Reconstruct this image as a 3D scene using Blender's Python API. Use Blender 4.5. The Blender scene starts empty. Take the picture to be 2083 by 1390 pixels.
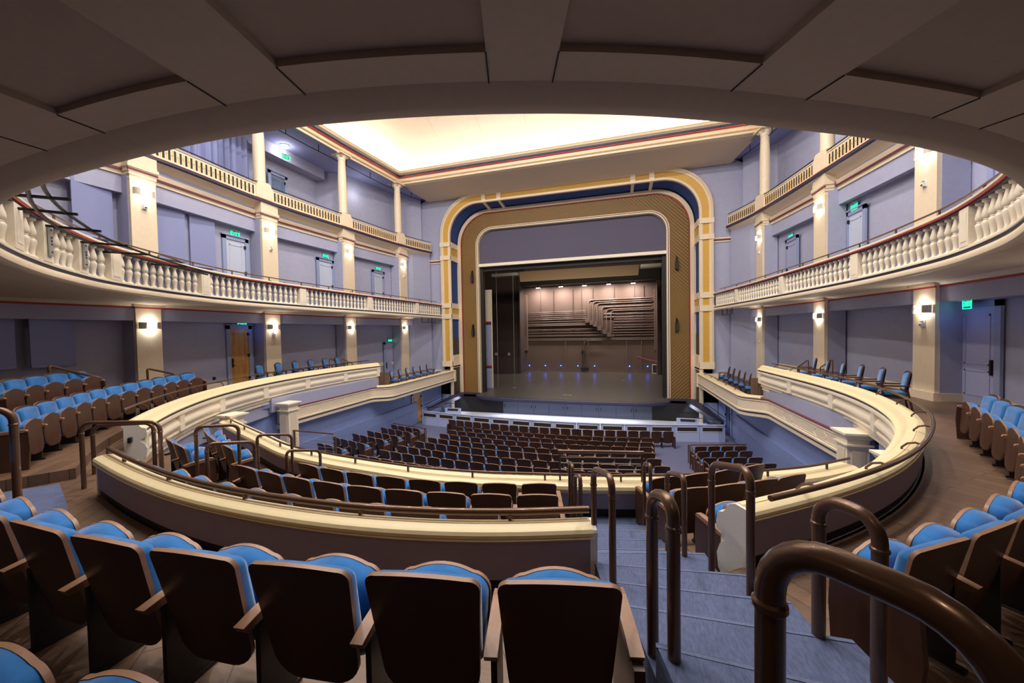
import bpy, math, random
from mathutils import Vector, Matrix
random.seed(7)
PI = math.pi
sc = bpy.context.scene
COL = sc.collection
# ------------------------------------------------------------------ camera
cam = bpy.data.cameras.new('camera'); camo = bpy.data.objects.new('camera', cam); COL.objects.link(camo)
def _cam():
    yaw, pit, rol = .2807, .02626, -.018255
    f = Vector((-math.sin(yaw)*math.cos(pit), math.cos(yaw)*math.cos(pit), -math.sin(pit)))
    r = Vector((math.cos(yaw), math.sin(yaw), 0)); u = r.cross(f)
    r2 = r*math.cos(rol)+u*math.sin(rol); u2 = -r*math.sin(rol)+u*math.cos(rol)
    m = Matrix((r2, u2, -f)).transposed().to_4x4(); m.translation = Vector((3.6025, 0, 0))
    return m
camo.matrix_world = _cam()
cam.sensor_fit = 'HORIZONTAL'; cam.sensor_width = 36.0; cam.lens = 738.713/2083*36.0
cam.clip_start = .05; cam.clip_end = 200
sc.camera = camo
# ------------------------------------------------------------------ world, exposure
w = bpy.data.worlds.new('world'); sc.world = w; w.use_nodes = True
w.node_tree.nodes['Background'].inputs[0].default_value = (.6, .65, .8, 1)
w.node_tree.nodes['Background'].inputs[1].default_value = .02
vs = sc.view_settings
vs.view_transform = 'Standard'; vs.look = 'None'; vs.gamma = 1; vs.use_curve_mapping = False
vs.exposure = 0.38
sc.cycles.use_denoising = True
sc.cycles.max_bounces = 8; sc.cycles.diffuse_bounces = 5; sc.cycles.glossy_bounces = 3
sc.cycles.sample_clamp_indirect = 6
def kelvin(c): return {'warm': (1, .80, .58), 'neutral': (1, .94, .87), 'cool': (.86, .92, 1), 'white': (1, .97, .93)}[c]
def area(name, loc, size, power, color='neutral', target=None, sizey=None, spread=None, disk=False):
    l = bpy.data.lights.new(name, 'AREA'); l.energy = power; l.color = kelvin(color) if isinstance(color, str) else color
    l.shape = 'DISK' if disk else ('RECTANGLE' if sizey else 'SQUARE'); l.size = size
    if sizey: l.size_y = sizey
    if spread: l.spread = spread
    o = bpy.data.objects.new(name, l); COL.objects.link(o); o.location = loc
    d = Vector(target)-Vector(loc) if target else Vector((0, 0, -1))
    o.rotation_euler = d.to_track_quat('-Z', 'Y').to_euler(); return o
def point(name, loc, power, color='neutral', r=.03):
    l = bpy.data.lights.new(name, 'POINT'); l.energy = power; l.color = kelvin(color) if isinstance(color, str) else color
    l.shadow_soft_size = r
    o = bpy.data.objects.new(name, l); COL.objects.link(o); o.location = loc; return o
# unseen fill lights added under the dome for base light over the stalls
for x in (-7.5, -2.5, 2.5, 7.5):
    for y in (5, 9.5, 14):
        area('dome_fill_light', (x, y, 13.4), .5, 330, 'neutral', (x*.9, y+3.0, 0), disk=True)
# unseen fill lights added under the balcony, around and behind the rear rows
for i in range(9):
    a = math.radians(-62+i*15.5)
    area('under_balcony_fill_light', (15.3*math.sin(a), 15-15.3*math.cos(a), 1.19), .16, 3, 'warm', disk=True)
# ------------------------------------------------------------------ mesh helper
class B:
    def __init__(s): s.v = []; s.f = []; s.m = []
    def add(s, vs_, fs, m=0):
        o = len(s.v); s.v += [tuple(p) for p in vs_]
        for i, f in enumerate(fs):
            s.f.append(tuple(o+k for k in f)); s.m.append(m[i] if isinstance(m, list) else m)
        return s
    def box(s, x0, x1, y0, y1, z0, z1, m=0, M=None):
        p = [(x, y, z) for z in (z0, z1) for y in (y0, y1) for x in (x0, x1)]
        if M is not None: p = [M @ Vector(q) for q in p]
        return s.add(p, [(0, 2, 3, 1), (4, 5, 7, 6), (0, 1, 5, 4), (2, 6, 7, 3), (0, 4, 6, 2), (1, 3, 7, 5)], m)
    def cbox(s, c, sx, sy, sz, ax=0, m=0):
        return s.box(-sx/2, sx/2, -sy/2, sy/2, -sz/2, sz/2, m, Matrix.Translation(c) @ Matrix.Rotation(ax, 4, 'Z'))
    def bar(s, a, b, w_, h=None, m=0, up=(0, 0, 1)):
        a = Vector(a); b = Vector(b); d = (b-a); L = d.length
        if L < 1e-6: return s
        d.normalize(); u = Vector(up)
        if abs(d.dot(u)) > .99: u = Vector((0, 1, 0))
        x = d.cross(u).normalized(); z = x.cross(d); h = h or w_
        p = []
        for t in (a, b):
            for i, j in ((-1, -1), (1, -1), (1, 1), (-1, 1)): p.append(t+x*(i*w_/2)+z*(j*h/2))
        return s.add(p, [(0, 1, 2, 3), (7, 6, 5, 4), (0, 4, 5, 1), (1, 5, 6, 2), (2, 6, 7, 3), (3, 7, 4, 0)], m)
    def prism(s, poly, z0, z1, m=0, top=True, bot=True):
        n = len(poly)
        vs_ = [(x, y, z0) for x, y in poly]+[(x, y, z1) for x, y in poly]
        f = [(i, (i+1) % n, n+(i+1) % n, n+i) for i in range(n)]
        if top: f.append(tuple(range(n, 2*n)))
        if bot: f.append(tuple(reversed(range(n))))
        return s.add(vs_, f, m)
    def tube(s, path, r, seg=8, m=0, closed=False, caps=True):
        P = [Vector(p) for p in path]; n = len(P); o = len(s.v); up = None; rs = r if isinstance(r, list) else [r]*n
        for i in range(n):
            a = P[i-1] if (i > 0 or closed) else P[i]; b = P[(i+1) % n] if (i < n-1 or closed) else P[i]
            t = (b-a).normalized()
            if up is None:
                up = Vector((0, 0, 1)) if abs(t.z) < .9 else Vector((1, 0, 0))
            x = t.cross(up)
            if x.length < 1e-5: x = t.orthogonal()
            x.normalize(); up = x.cross(t).normalized()
            for k in range(seg):
                q = 2*PI*k/seg; s.v.append(tuple(P[i]+(x*math.cos(q)+up*math.sin(q))*rs[i]))
        for i in range(n if closed else n-1):
            j = (i+1) % n
            for k in range(seg):
                l = (k+1) % seg; s.f.append((o+i*seg+k, o+i*seg+l, o+j*seg+l, o+j*seg+k)); s.m.append(m)
        if caps and not closed:
            s.f.append(tuple(o+k for k in reversed(range(seg)))); s.m.append(m)
            s.f.append(tuple(o+(n-1)*seg+k for k in range(seg))); s.m.append(m)
        return s
    def lathe(s, prof, seg=16, c=(0, 0, 0), m=0, sq=False):
        o = len(s.v); n = len(prof)
        for r, z in prof:
            for k in range(seg):
                q = 2*PI*k/seg; s.v.append((c[0]+r*math.cos(q), c[1]+r*math.sin(q), c[2]+z))
        for i in range(n-1):
            for k in range(seg):
                l = (k+1) % seg; s.f.append((o+i*seg+k, o+i*seg+l, o+(i+1)*seg+l, o+(i+1)*seg+k)); s.m.append(m)
        s.f.append(tuple(o+k for k in reversed(range(seg)))); s.m.append(m)
        s.f.append(tuple(o+(n-1)*seg+k for k in range(seg))); s.m.append(m)
        return s
    def sweep(s, cur, nrm, prof, closed=True, caps=True, m=0):
        """profile (u along the curve's normal, z) swept along a plan curve; m: one index per profile edge or one for all"""
        o = len(s.v); n = len(prof)
        for (x, y), (a, b) in zip(cur, nrm):
            for u, z in prof: s.v.append((x+a*u, y+b*u, z))
        e = n if closed else n-1
        for i in range(len(cur)-1):
            for k in range(e):
                l = (k+1) % n; s.f.append((o+i*n+k, o+i*n+l, o+(i+1)*n+l, o+(i+1)*n+k)); s.m.append(m[k] if isinstance(m, list) else m)
        if closed and caps:
            mm = m[0] if isinstance(m, list) else m
            s.f.append(tuple(o+k for k in range(n))); s.m.append(mm)
            s.f.append(tuple(o+(len(cur)-1)*n+k for k in reversed(range(n)))); s.m.append(mm)
        return s
    def strip(s, A, Bq, m=0):
        """quads between two equally long lists of 3d points"""
        n = len(A); o = len(s.v); s.v += [tuple(p) for p in A]+[tuple(p) for p in Bq]
        for i in range(n-1): s.f.append((o+i, o+i+1, o+n+i+1, o+n+i)); s.m.append(m)
        return s
    def mesh(s, name, mats, smooth=True, ang=38):
        me = bpy.data.meshes.new(name); me.from_pydata(s.v, [], s.f); me.validate()
        for mt in (mats if isinstance(mats, (list, tuple)) else [mats]): me.materials.append(mt)
        if len(me.polygons) == len(s.m): me.polygons.foreach_set('material_index', s.m)
        import bmesh
        bm = bmesh.new(); bm.from_mesh(me); bmesh.ops.recalc_face_normals(bm, faces=bm.faces); bm.to_mesh(me); bm.free()
        if smooth:
            me.polygons.foreach_set('use_smooth', [True]*len(me.polygons)); me.set_sharp_from_angle(angle=math.radians(ang))
        me.update(); return me
    def build(s, name, mats, parent=None, **k):
        o = bpy.data.objects.new(name, s.mesh(name, mats, **k)); COL.objects.link(o)
        if parent is not None: o.parent = parent
        return o
def inst(name, me, parent, loc=(0, 0, 0), rot=(0, 0, 0)):
    o = bpy.data.objects.new(name, me); COL.objects.link(o); o.parent = parent; o.location = loc; o.rotation_euler = rot; return o
def tag(o, label, cat, group=None, kind=None):
    o['label'] = label; o['category'] = cat
    if group: o['group'] = group
    if kind: o['kind'] = kind
    return o
def thing(name, label, cat, loc=(0, 0, 0), rz=0, group=None):
    o = bpy.data.objects.new(name, None); COL.objects.link(o); o.location = loc; o.rotation_euler = (0, 0, rz); o.empty_display_size = .1
    return tag(o, label, cat, group)
def struct(o, label=None, cat=None):
    o['kind'] = 'structure'
    if label: o['label'] = label
    if cat: o['category'] = cat
    return o
def dup(root, loc, rz, label=None, group=None):
    r = root.copy(); COL.objects.link(r); r.location = loc; r.rotation_euler = (0, 0, rz)
    if label: r['label'] = label
    if group: r['group'] = group
    for ch in list(root.children):
        c = ch.copy(); COL.objects.link(c); c.parent = r
        for g in ch.children:
            d = g.copy(); COL.objects.link(d); d.parent = c
    return r
ORD = 'zeroth first second third fourth fifth sixth seventh eighth ninth tenth eleventh twelfth thirteenth fourteenth fifteenth sixteenth seventeenth eighteenth nineteenth twentieth'.split()+['twenty-first', 'twenty-second', 'twenty-third', 'twenty-fourth']
# ------------------------------------------------------------------ curves
def catmull(P, step=.2):
    P = [Vector((p[0], p[1])) for p in P]; Q = [P[0]*2-P[1]]+P+[P[-1]*2-P[-2]]; out = []
    for i in range(1, len(Q)-2):
        p0, p1, p2, p3 = Q[i-1:i+3]; n = max(4, int((p2-p1).length/.05))
        for k in range(n):
            t = k/n
            out.append(.5*((2*p1)+(p2-p0)*t+(2*p0-5*p1+4*p2-p3)*t*t+(3*p1-p0-3*p2+p3)*t**3))
    out.append(P[-1]); return resample(out, step)
def resample(P, step):
    P = [Vector(p[:2]) for p in P]; L = [0]
    for a, b in zip(P, P[1:]): L.append(L[-1]+(b-a).length)
    n = max(1, round(L[-1]/step)); out = []; j = 0
    for i in range(n+1):
        d = L[-1]*i/n
        while j < len(L)-2 and L[j+1] < d: j += 1
        t = (d-L[j])/max(1e-9, L[j+1]-L[j]); out.append(P[j].lerp(P[j+1], min(1, max(0, t))))
    return [tuple(p) for p in out]
def smoothc(P, n=6):
    P = [Vector(p) for p in P]
    for _ in range(n): P = [P[0]]+[(P[i-1]+P[i]*2+P[i+1])/4 for i in range(1, len(P)-1)]+[P[-1]]
    return [tuple(p) for p in P]
def normals(P, c=(0, 13)):
    out = []; n = len(P)
    for i in range(n):
        a = Vector(P[max(0, i-1)]); b = Vector(P[min(n-1, i+1)]); t = (b-a).normalized(); q = Vector((-t.y, t.x))
        if q.dot(Vector(P[i])-Vector(c)) < 0: q = -q
        out.append((q.x, q.y))
    return out
def offset(P, d, c=(0, 13)): return [(x+a*d, y+b*d) for (x, y), (a, b) in zip(P, normals(P, c))]
def length(P): return sum((Vector(b)-Vector(a)).length for a, b in zip(P, P[1:]))
def at(P, d):
    """point and unit tangent at arc length d"""
    for a, b in zip(P, P[1:]):
        a = Vector(a); b = Vector(b); l = (b-a).length
        if d <= l or b == Vector(P[-1]): return a+(b-a).normalized()*d, (b-a).normalized()
        d -= l
def sub(P, d0, d1):
    out = [tuple(at(P, d0)[0])]; acc = 0
    for a, b in zip(P, P[1:]):
        acc += (Vector(b)-Vector(a)).length
        if d0+1e-4 < acc < d1-1e-4: out.append(tuple(b))
    out.append(tuple(at(P, d1)[0])); return out
# ------------------------------------------------------------------ materials
def srgb(c): return tuple(((v/255)/12.92 if v/255 <= .04045 else ((v/255+.055)/1.055)**2.4) for v in c)+(1,)
def mat(name, c, rough=.6, metal=0, noise=0, scale=30, bump=0, emit=None, es=0, stretch=None, spec=.5, coat=0, sheen=0):
    m = bpy.data.materials.new(name); m.use_nodes = True; nt = m.node_tree; b = nt.nodes['Principled BSDF']
    col = srgb(c); b.inputs['Base Color'].default_value = col; b.inputs['Roughness'].default_value = rough; b.inputs['Metallic'].default_value = metal
    b.inputs['Specular IOR Level'].default_value = spec
    if coat: b.inputs['Coat Weight'].default_value = coat
    if sheen: b.inputs['Sheen Weight'].default_value = sheen; b.inputs['Sheen Roughness'].default_value = .4
    if noise or bump:
        tc = nt.nodes.new('ShaderNodeTexCoord'); mp = nt.nodes.new('ShaderNodeMapping'); n = nt.nodes.new('ShaderNodeTexNoise')
        n.inputs['Scale'].default_value = scale; n.inputs['Detail'].default_value = 5
        if stretch: mp.inputs['Scale'].default_value = stretch
        nt.links.new(tc.outputs['Object'], mp.inputs[0]); nt.links.new(mp.outputs[0], n.inputs['Vector'])
        if noise:
            r = nt.nodes.new('ShaderNodeValToRGB')
            r.color_ramp.elements[0].position = .3; r.color_ramp.elements[1].position = .7
            r.color_ramp.elements[0].color = tuple(v*(1-noise) for v in col[:3])+(1,)
            r.color_ramp.elements[1].color = tuple(min(1, v*(1+noise)) for v in col[:3])+(1,)
            nt.links.new(n.outputs['Fac'], r.inputs[0]); nt.links.new(r.outputs[0], b.inputs['Base Color'])
        if bump:
            bp = nt.nodes.new('ShaderNodeBump'); bp.inputs['Strength'].default_value = bump; bp.inputs['Distance'].default_value = .01
            nt.links.new(n.outputs['Fac'], bp.inputs['Height']); nt.links.new(bp.outputs[0], b.inputs['Normal'])
    if emit:
        b.inputs['Emission Color'].default_value = srgb(emit); b.inputs['Emission Strength'].default_value = es
    return m
cream = mat('cream_paint', (228, 210, 182), .5, noise=.03, scale=8)
creamw = mat('white_cream_paint', (238, 226, 204), .5, noise=.03, scale=8)
capm = mat('parapet_cap_paint', (232, 214, 172), .42, noise=.03, scale=6)
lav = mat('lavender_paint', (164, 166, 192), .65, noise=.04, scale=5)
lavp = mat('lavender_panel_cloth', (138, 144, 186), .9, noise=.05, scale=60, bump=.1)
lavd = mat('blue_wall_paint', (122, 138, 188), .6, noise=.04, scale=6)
grayl = mat('parapet_back_paint', (150, 140, 160), .7, noise=.04, scale=8)
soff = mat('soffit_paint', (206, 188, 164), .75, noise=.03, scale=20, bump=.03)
coffm = mat('coffer_shade_paint', (188, 170, 150), .8, noise=.03, scale=20, bump=.03)  # soffit colour darkened: shade of the recessed coffers put into the paint
red = mat('red_stripe', (176, 52, 46), .5, noise=.05)
maroon = mat('maroon_stripe', (104, 40, 52), .5, noise=.05)
navy = mat('navy_stripe', (50, 49, 74), .5, noise=.05)
navyd = mat('navy_cloth', (42, 66, 124), .85, noise=.15, scale=12)
gold = mat('gold_paint', (206, 160, 66), .45, noise=.1, scale=25, bump=.05)
goldb = mat('bright_gold_paint', (226, 182, 104), .4, noise=.06, scale=25)
latg = mat('lattice_gold', (212, 166, 92), .45, noise=.06, scale=25)
latbk = mat('lattice_backing', (42, 36, 38), .8, noise=.15, scale=20)
val = mat('valance_cloth', (90, 86, 106), .9, noise=.05, scale=80, bump=.1)
black = mat('black_paint', (18, 17, 18), .6, noise=.2)
blackm = mat('black_metal', (24, 22, 22), .4, metal=.5, noise=.1)
bronze = mat('bronze_pipe', (104, 76, 58), .3, metal=.45, noise=.08, scale=60, coat=.25)
wood = mat('dark_seat_wood', (74, 48, 37), .38, noise=.18, scale=14, stretch=(1, 1, .15), spec=.4)
woodl = mat('seat_wood_edge', (150, 112, 88), .4, noise=.12, scale=14)
blue = mat('blue_velvet', (36, 108, 176), .9, noise=.22, scale=9, bump=.12, sheen=.5)
steel = mat('dark_steel', (52, 48, 48), .45, metal=.6, noise=.1)
carpet = mat('blue_carpet', (84, 94, 128), .95, noise=.22, scale=90, bump=.25, stretch=(1, .25, 1))
carpetl = mat('pale_carpet_nosing', (98, 108, 140), .95, noise=.2, scale=90)
def plank(name, c1, c2, rough=.45):
    m = bpy.data.materials.new(name); m.use_nodes = True; nt = m.node_tree; b = nt.nodes['Principled BSDF']
    tc = nt.nodes.new('ShaderNodeTexCoord'); br = nt.nodes.new('ShaderNodeTexBrick'); mp = nt.nodes.new('ShaderNodeMapping')
    mp.inputs['Rotation'].default_value = (0, 0, .9)
    br.inputs['Scale'].default_value = 1.6; br.inputs['Color1'].default_value = srgb(c1); br.inputs['Color2'].default_value = srgb(c2)
    br.inputs['Mortar'].default_value = srgb(tuple(v*.55 for v in c1)); br.inputs['Mortar Size'].default_value = .008; br.inputs['Brick Width'].default_value = 2.2; br.inputs['Row Height'].default_value = .3
    n = nt.nodes.new('ShaderNodeTexNoise'); n.inputs['Scale'].default_value = 6; n.inputs['Detail'].default_value = 8
    mp2 = nt.nodes.new('ShaderNodeMapping'); mp2.inputs['Rotation'].default_value = (0, 0, .9); mp2.inputs['Scale'].default_value = (.6, 8, 1)
    mx = nt.nodes.new('ShaderNodeMix'); mx.data_type = 'RGBA'; mx.blend_type = 'MULTIPLY'; mx.inputs[0].default_value = .7
    rp = nt.nodes.new('ShaderNodeValToRGB'); rp.color_ramp.elements[0].color = (.45, .45, .45, 1); rp.color_ramp.elements[1].color = (1.2, 1.2, 1.2, 1)
    L = nt.links.new
    L(tc.outputs['Object'], mp.inputs[0]); L(mp.outputs[0], br.inputs['Vector']); L(tc.outputs['Object'], mp2.inputs[0]); L(mp2.outputs[0], n.inputs['Vector'])
    L(n.outputs['Fac'], rp.inputs[0]); L(br.outputs['Color'], mx.inputs[6]); L(rp.outputs[0], mx.inputs[7]); L(mx.outputs[2], b.inputs['Base Color'])
    b.inputs['Roughness'].default_value = rough; return m
wfloor = plank('walnut_plank_floor', (120, 92, 72), (104, 80, 64))
ofloor = mat('stalls_carpet', (96, 100, 132), .95, noise=.15, scale=60, bump=.2)
stagem = mat('stage_floor_paint', (78, 73, 68), .36, noise=.22, scale=2.2, stretch=(.3, 4, 1))
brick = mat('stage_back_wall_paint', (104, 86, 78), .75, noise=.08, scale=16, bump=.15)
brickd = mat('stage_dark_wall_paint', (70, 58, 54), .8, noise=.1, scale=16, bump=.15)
conduit = mat('painted_conduit', (122, 104, 94), .42, noise=.06)
domem = mat('dome_plaster', (244, 232, 214), .7, noise=.02, scale=3)
doorm = mat('door_paint', (186, 194, 214), .5, noise=.04)
doorw = mat('honey_wood_door', (188, 140, 78), .4, noise=.15, scale=8, stretch=(1, 1, .2))
framed = mat('door_frame_paint', (146, 156, 190), .5, noise=.04)
bluef = mat('deep_blue_frame', (58, 82, 140), .5, noise=.05)
exitg = mat('exit_green', (20, 200, 130), .4, emit=(30, 245, 150), es=2.2, noise=.02)
exitk = mat('exit_backing', (26, 70, 58), .3, noise=.1)
white = mat('white_metal', (232, 230, 226), .4, noise=.03)
sconm = mat('sconce_shade', (206, 196, 178), .5, metal=.0, noise=.05)
lampw = mat('lamp_glow', (255, 244, 226), .5, emit=(255, 240, 214), es=14, noise=.01)
lampb = mat('work_light_glow', (255, 240, 226), .5, emit=(255, 232, 214), es=40, noise=.01)
covel = mat('cove_led', (255, 246, 230), .5, emit=(255, 244, 226), es=30, noise=.01)
ledb = mat('blue_led_glow', (40, 90, 255), .5, emit=(30, 80, 255), es=30, noise=.01)
pitw = mat('pit_wall_paint', (176, 186, 224), .55, noise=.04)
grill = mat('vent_grille', (44, 34, 30), .7, noise=.2, scale=80)
cabm = mat('grey_cabinet_door', (84, 90, 108), .5, noise=.06)
steelp = mat('outlet_plate', (172, 172, 168), .4, metal=.4, noise=.04)
pitfl = mat('pit_floor_paint', (206, 210, 226), .5, noise=.05)
# ================================================================== plan curves
SL = catmull([(-9.62, 18.1), (-9.95, 16.2), (-9.93, 12.9), (-9.42, 10.4), (-8.5, 8.3), (-7.34, 6.68), (-6.3, 5.56), (-5.6, 4.94)])
SR = [(9.5, 18.1), (9.6, 15.64), (9.68, 13.63), (9.54, 11.67), (9.33, 10.62), (8.96, 9.3), (8.57, 8.35), (8.17, 7.55)]
HW = .16
DZ = 0
AR = [(7.72, 6.35), (6.95, 5.44), (6.26, 4.79), (5.41, 4.11), (4.77, 3.69)]
AN = catmull([(-3.47, 3.21), (-2.46, 2.95), (-1.5, 2.75), (-.79, 2.64), (-.01, 2.58), (.62, 2.57), (1.29, 2.59), (2.12, 2.7), (2.73, 2.84), (3.4, 3.06)])
CL = offset(smoothc(SL), HW)                       # centre line, stage end -> aisle
CN = offset(smoothc(AN), -HW)                      # centre line behind the sunken rows
_r = [tuple(p) for p in offset(catmull(SR), HW)][:-1]+[tuple(p) for p in offset(catmull(AR), -HW)][3:]
CR = smoothc(resample(_r, .2), 30)
# whole rear line of the loge front, for the floors (left end -> round the back -> right end)
CALL = smoothc(resample(CL+CN+list(reversed(CR)), .25), 4)
UB = smoothc(catmull([(-9.62, 26.1), (-9.8, 21), (-9.95, 17.5), (-10.05, 14.5), (-10.0, 11.5), (-9.75, 9.6), (-9.2, 8.0), (-8.55, 6.6), (-8.1, 5.85), (-7.65, 5.25), (-7.1, 4.7), (-6.5, 4.15), (-5.95, 3.72), (-5.35, 3.3), (-4.6, 2.84), (-3.6, 2.36), (-2.4, 1.97), (-1.06, 1.68), (.44, 1.57), (1.62, 1.58), (2.61, 1.73), (3.61, 2.03), (4.55, 2.47), (5.6, 3.06), (6.73, 3.94), (8.0, 5.3), (9.0, 6.8), (9.6, 8.1), (10.05, 9.47), (10.28, 10.86), (10.45, 12.7), (10.45, 14.8), (10.35, 17.5), (10.15, 21), (9.64, 26.1)], .15), 3)
P2L = smoothc(catmull([(3.6+(x-3.6)*1.027, y*1.027) for x, y in [(-7.75, 8.1), (-7.0, 7.75), (-6.2, 7.42), (-4.75, 6.83), (-3.3, 6.25), (-2.05, 6.0), (-1.3, 5.9), (-.35, 5.8), (.4, 5.76), (1.4, 5.82), (2.4, 5.98), (3.42, 6.16), (4.35, 6.4), (5.4, 6.75), (6.35, 7.15), (6.9, 7.45), (7.6, 7.95)]], .15), 2)
ZF = -2.2                                         # loge floor
TIERS = [(ZF, 0.0), (-1.95, .92), (-1.6, 2.75), (-1.25, 3.6)]
def clipout(p, n, L):
    x, y = p[0]+n[0]*L, p[1]+n[1]*L
    t = 1.0
    for v, d, lo, hi in ((p[0], n[0]*L, -13.6, 13.6), (p[1], n[1]*L, -5.6, 26.2)):
        if v+d > hi: t = min(t, (hi-v)/d)
        if v+d < lo: t = min(t, (lo-v)/d)
    return (p[0]+n[0]*L*t, p[1]+n[1]*L*t)
# ------------------------------------------------------------------ floors
cn = normals(CALL)
b = B()
b.strip([(p[0]+n[0]*.12, p[1]+n[1]*.12, ZF) for p, n in zip(CALL, cn)], [clipout(p, n, 12)+(ZF,) for p, n in zip(CALL, cn)])
b.strip([(p[0]+n[0]*.12, p[1]+n[1]*.12, ZF-.25) for p, n in zip(CALL, cn)], [clipout(p, n, 12)+(ZF-.25,) for p, n in zip(CALL, cn)])
b.strip([(-9, 18.05, ZF), (-13.4, 18.05, ZF)], [(-9, 18.05, ZF-1.2), (-13.4, 18.05, ZF-1.2)])
b.strip([(9.2, 18.05, ZF), (13.4, 18.05, ZF)], [(9.2, 18.05, ZF-1.2), (13.4, 18.05, ZF-1.2)])
struct(b.build('floor', wfloor, smooth=False))
# raised seating tiers behind the first row (rear part only)
def ring(C, d0, d1, y_max=7.2, xmin=-99, xmax=99):
    n = normals(C); A = []; Z = []
    for p, q in zip(C, n):
        a = (p[0]+q[0]*d0, p[1]+q[1]*d0); c = (p[0]+q[0]*d1, p[1]+q[1]*d1)
        if a[1] < y_max and xmin <= a[0] <= xmax: A.append(a); Z.append(c)
    return A, Z
TL = [(-2.9, 3.9, d, z, 6.5) for z, d in TIERS[1:]]+[(-13, -4.5, .5, -2.03, 9.2), (-13, -4.5, 1.75, -1.63, 6.6), (4.7, 13, 2.3, -1.75, 7.2)]
for xm, xM, dd, zz, ym in TL:
        A, Z = ring(CALL, dd, 7.5, ym, xm, xM)
        if len(A) < 2: continue
        bb = B()
        Zc = [clipout(a, (q[0]-a[0], q[1]-a[1]), 1) for a, q in zip(A, Z)]
        bb.strip([a+(zz,) for a in A], [q+(zz,) for q in Zc])
        bb.strip([a+(zz,) for a in A], [a+(ZF-.2,) for a in A])
        bb.strip([A[0]+(zz,), Zc[0]+(zz,)], [A[0]+(ZF-.2,), Zc[0]+(ZF-.2,)])
        bb.strip([A[-1]+(zz,), Zc[-1]+(zz,)], [A[-1]+(ZF-.2,), Zc[-1]+(ZF-.2,)])
        struct(bb.build('floor_tier', wfloor, smooth=False))
# sunken rows in front of the rear parapet: three levels
def arc(R, a0, a1, n=40, c=(0, 15)):
    return [(c[0]+R*math.sin(a0+(a1-a0)*i/n), c[1]-R*math.cos(a0+(a1-a0)*i/n)) for i in range(n+1)]
RA, RB, RC = 11.92, 10.95, 10.05
ZA, ZB, ZC = -2.66, -2.94, -3.17
for z, r0, r1, a in ((ZA, RB+.17, 12.42, .62), (ZB, RC+.17, RB+.17, .66), (ZC, None, RC+.17, .85)):
    bb = B(); o_ = arc(r1, -a, a)
    i_ = arc(r0, -a, a) if r0 else resample(offset(P2L, -.05, (0, 13)), length(P2L)/40)
    if not r0: i_ = resample(i_, length(i_)/40.0)[:41]
    if len(i_) < len(o_): i_ += [i_[-1]]*(len(o_)-len(i_))
    bb.strip([p+(z,) for p in i_], [p+(z,) for p in o_]); bb.strip([p+(z,) for p in i_], [p+(z-.3,) for p in i_])
    struct(bb.build('floor_rows', wfloor, smooth=False))
# aisle stairs (blue carpet)
def aisle_x(y, side): return (3.80-.263*(y-1.7)) if side < 0 else (4.72-.175*(y-1.9))
steps = [(-.4, 1.25, -1.27), (1.25, 1.85, -1.45), (1.85, 2.3, -1.62), (2.3, 2.75, -1.8), (2.75, 3.2, -1.97), (3.2, 3.7, -2.195), (3.7, 4.05, -2.4), (4.05, 4.5, -2.655), (4.5, 4.95, -2.8), (4.95, 5.4, -2.935), (5.4, 5.75, -3.05), (5.75, 6.35, -3.15)]
st = thing('aisle_stairs', 'blue carpeted stair of the aisle between the handrail loops, down to the sunken rows', 'stairs')
for y0, y1, z in steps:
    t = math.radians(14.5)
    pl = [(aisle_x(y0, -1)-.0, y0-.1), (aisle_x(y0, 1), y0+.16), (aisle_x(y1, 1), y1+.16), (aisle_x(y1, -1), y1-.1)]
    if y0 < 2.8: pl = [(p[0]+(.0 if k in (0, 3) else .1), p[1]+(0 if k in (0, 3) else -.45+.12*y0)) for k, p in enumerate(pl)]
    B().prism(pl, z-.45, z+.006).build('tread', carpet, st, smooth=False)
    B().bar((pl[2][0], pl[2][1]-.02, z+.006), (pl[3][0], pl[3][1]-.02, z+.004), .018, .008).build('nosing', carpetl, st, smooth=False)
# cross step on the far side of the first row
st = thing('cross_aisle_steps', 'pale blue carpeted steps at the gap between the side seats and the curved parapet', 'stairs')
B().prism([(-4.05, 1.6), (-3.1, 2.0), (-2.95, 2.75), (-3.75, 3.05), (-4.6, 3.35), (-5.3, 2.6)], ZF-.1, ZF+.012).build('tread', carpet, st, smooth=False)
B().prism([(-4.6, 3.35), (-3.75, 3.05), (-3.55, 3.5), (-4.4, 4.0)], ZA-.2, ZF-.13).build('tread', carpet, st, smooth=False)
B().prism([(-4.4, 4.0), (-3.55, 3.5), (-3.3, 3.9), (-4.1, 4.5)], ZA-.3, ZA+.01).build('tread', carpet, st, smooth=False)
# walls below the loge floor, at both sides of the sunken rows
for C, nm, d1 in ((CL, 'left', 5.2), (CR, 'right', 5.2)):
    Lc = length(C); S = offset(sub(C, Lc-d1-3.2, Lc), .04)
    bb = B(); bb.sweep(S, normals(S), [(0, -2.2), (.1, -2.2), (.1, -3.2), (0, -3.2)])
    struct(bb.build('wall_under_loge_'+nm, lav))
    bb = B(); bb.sweep(S, normals(S), [(-.02, -2.5), (0, -2.5), (0, -3.1), (-.02, -3.1)])
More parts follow.
